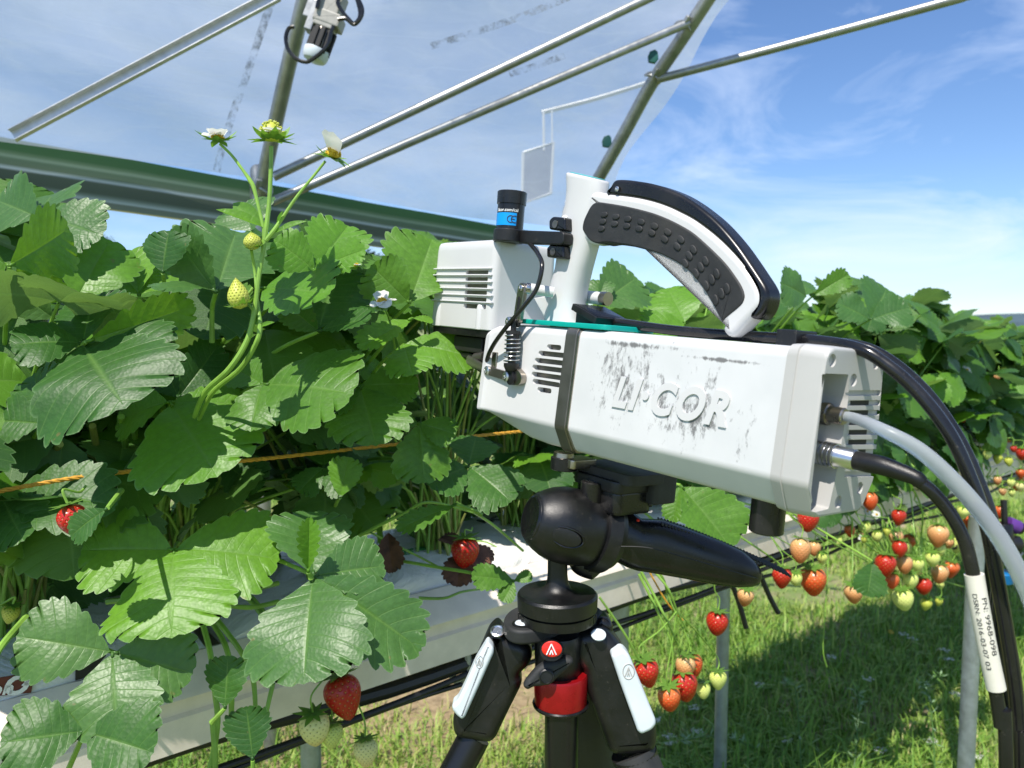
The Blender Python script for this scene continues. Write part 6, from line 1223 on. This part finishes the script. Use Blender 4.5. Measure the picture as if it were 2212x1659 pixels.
mb = MB(); box(mb, I(-.022, -.048, .0905), EX, WW, UU, .016, .026, .0125, .0012); tag(finish('cable_clip', mb, MT['black_plastic'], wnorm=True), 'square black clip holding the cables on the rear top edge of the instrument', 'clip')
# irrigation fittings at the far right, under the row
D2 = 2.1
man = empty('irrigation_valve', W(2150, 1190, D2), 'cluster of black valve fittings with purple and blue caps behind the cables', 'valve')
for (x0, y0, x1, y1, r, m_, nm) in ((2075, 1165, 2200, 1175, .022, 'black_plastic', 'valve_body'), (2110, 1125, 2115, 1200, .030, 'black_plastic', 'valve_body'), (2165, 1130, 2170, 1205, .026, 'black_gloss', 'valve_body'), (2060, 1175, 2105, 1190, .015, 'black_plastic', 'pipe_stub'), (2176, 1130, 2200, 1140, .019, 'purple', 'purple_cap'), (2198, 1139, 2206, 1142, .017, 'black_gloss', 'cap_end'), (2118, 1105, 2120, 1125, .010, 'blue_plastic', 'blue_tap'), (2115, 1190, 2117, 1215, .012, 'blue_plastic', 'blue_tap'), (2168, 1080, 2170, 1130, .008, 'black_plastic', 'riser')):
    finish(nm, cyl(W(x0, y0, D2), W(x1, y1, D2), r), MT[m_], man)
for i in range(7):
    mb = MB(); a = W(2120 + 10 * i, 1180, D2 - .02); tube(mb, spline([a, a + CR * (.03 * math.sin(i * 2.1)) - ZZ * .02 - CF * .03, a + CR * (.06 * math.sin(i * 1.7 + 1)) + ZZ * .03 * math.cos(i)], 5), .005, 8); finish('spaghetti_tube', mb, MT['cable_black'], man)
mb = lathe(MB(), [(0, .020), (.002, .026), (.028, .032), (.030, .030)], W(2165, 1258, D2), ZZ, 24); tag(finish('blue_cup', mb, MT['blue_plastic']), 'small blue plastic cup below the black valve fittings', 'cup')
mb = MB(); tube(mb, [W(2130, 1200, D2 + .05), W(2158, 1420, D2 + .1)], .012, 10); tag(finish('black_stake', mb, MT['pipe_black']), 'thin black stake standing under the valve fittings behind the cables', 'stake')
# ---------------------------------------------------------------- wild flowers in the grass
rw = random.Random(9)
WF = [(1420, 1555, 'w'), (1445, 1590, 'w'), (1500, 1530, 'w'), (1508, 1578, 'w'), (1447, 1605, 'w'), (1970, 1380, 'v'), (1952, 1370, 'v'), (2040, 1405, 'v'), (2052, 1425, 'v'), (1923, 1363, 'y'), (1926, 1368, 'y'), (1875, 1466, 'v'), (1795, 1420, 'w'), (2065, 1500, 'w'), (2110, 1635, 'w'), (2090, 1580, 'w'), (1640, 1480, 'w'), (1390, 1480, 'w'), (2045, 1172, 'y'), (1330, 1540, 'w'), (1700, 1600, 'w'), (1900, 1620, 'w'), (2010, 1600, 'w')]
FL = {'w': ('small white umbel wildflower in the grass', 'petal'), 'v': ('pale lilac wildflower in the lit grass', 'petal'), 'y': ('yellow dandelion-like flower in the grass', 'flower_centre')}
ordn = ['nearest the red leg collar', 'just right of the white leg lever', 'above the pair right of the tripod', 'low between tripod and gutter leg', 'lowest beside the foam leg grip', 'right one of the lit pair', 'left one of the lit pair', 'by the right gutter leg, upper', 'by the right gutter leg, lower', 'left of the yellow pair', 'right of the yellow pair', 'at the edge of the dark grass', 'in the middle of the dark grass', 'left of the leg foot', 'at the bottom right under the cables', 'right of the leg foot', 'under the berry cluster', 'directly behind the tripod leg', 'near the hanging peach berry', 'behind the centre column', 'at the bottom in dark grass', 'at the bottom right of the dark grass', 'at the bottom near the leg foot']
for (x, y, k), od in zip(WF, ordn):
    g0 = hit(x, min(y + 30, 1900), Vector((0, 0, 0)), ZZ); pt = W(x, y, (g0 - EYE).dot(CF)); g0.z = 0; r = empty('wild_flower', g0, FL[k][0].replace(' in the', ' ' + od + ', in the') if False else {'w': 'white umbel flower ', 'v': 'pale lilac flower ', 'y': 'yellow meadow flower '}[k] + od, 'wildflower', 'wildflowers in the grass')
    mb = MB(); tube(mb, spline([g0, g0.lerp(pt, .5) + CR * .01, pt], 5), .0012, 5); finish('flower_stem', mb, MT['stem_green'], r); mb = MB()
    for i in range(16 if k != 'y' else 10):
        a = rw.uniform(0, 6.28); d = math.sqrt(rw.random()) * (.018 if k != 'y' else .008); c = pt + X0 * d * math.cos(a) + Y0 * d * math.sin(a) + ZZ * rw.uniform(-.002, .003)
        for q in range(5): b = 2 * math.pi * q / 5 + i; e = (X0 * math.cos(b) + Y0 * math.sin(b)) * .0034; f = e.cross(ZZ) * .4; mb.add([c, c + e + f + ZZ * .001, c + e * 1.3 + ZZ * .0014, c + e - f + ZZ * .001], [(0, 1, 2, 3)])
    finish('blossom', mb, MT[FL[k][1]], r, smooth=False)
# silvery weeds between the grass blades
for j, (x0, y0, pts) in enumerate((((1665, 1559, [(1560, 1590), (1470, 1600)])), ((2030, 1700, [(2010, 1520), (1990, 1480), (2035, 1460)])), ((1740, 1700, [(1720, 1500), (1700, 1480)])), ((1840, 1660, [(1855, 1540), (1850, 1490)])))):
    pl_ = [(x0, y0)] + pts; mb = MB(); P = [hit(x, y, Vector((0, 0, .10 + .06 * i)), ZZ) if True else 0 for i, (x, y) in enumerate(pl_)]; P[0].z = 0; P = spline(P, 8); tube(mb, P, .0018, 6); r = random.Random(j)
    for p in P[3:]:
        for q in range(3): e = Vector((r.uniform(-1, 1), r.uniform(-1, 1), r.uniform(0, 1))).normalized() * .028; f = e.cross(ZZ) * .12; mb.add([p, p + e * .5 + f, p + e, p + e * .5 - f], [(0, 1, 2, 3)])
    tag(finish('weed', mb, MT['leaf_blue'], smooth=False), ['silvery weed lying across the dark grass right of the tripod', 'silvery weed beside the foot of the right gutter leg', 'silvery weed standing in the middle of the shaded grass', 'silvery weed low in the grass below the long runner'][j], 'weed', 'silvery weeds in the grass')
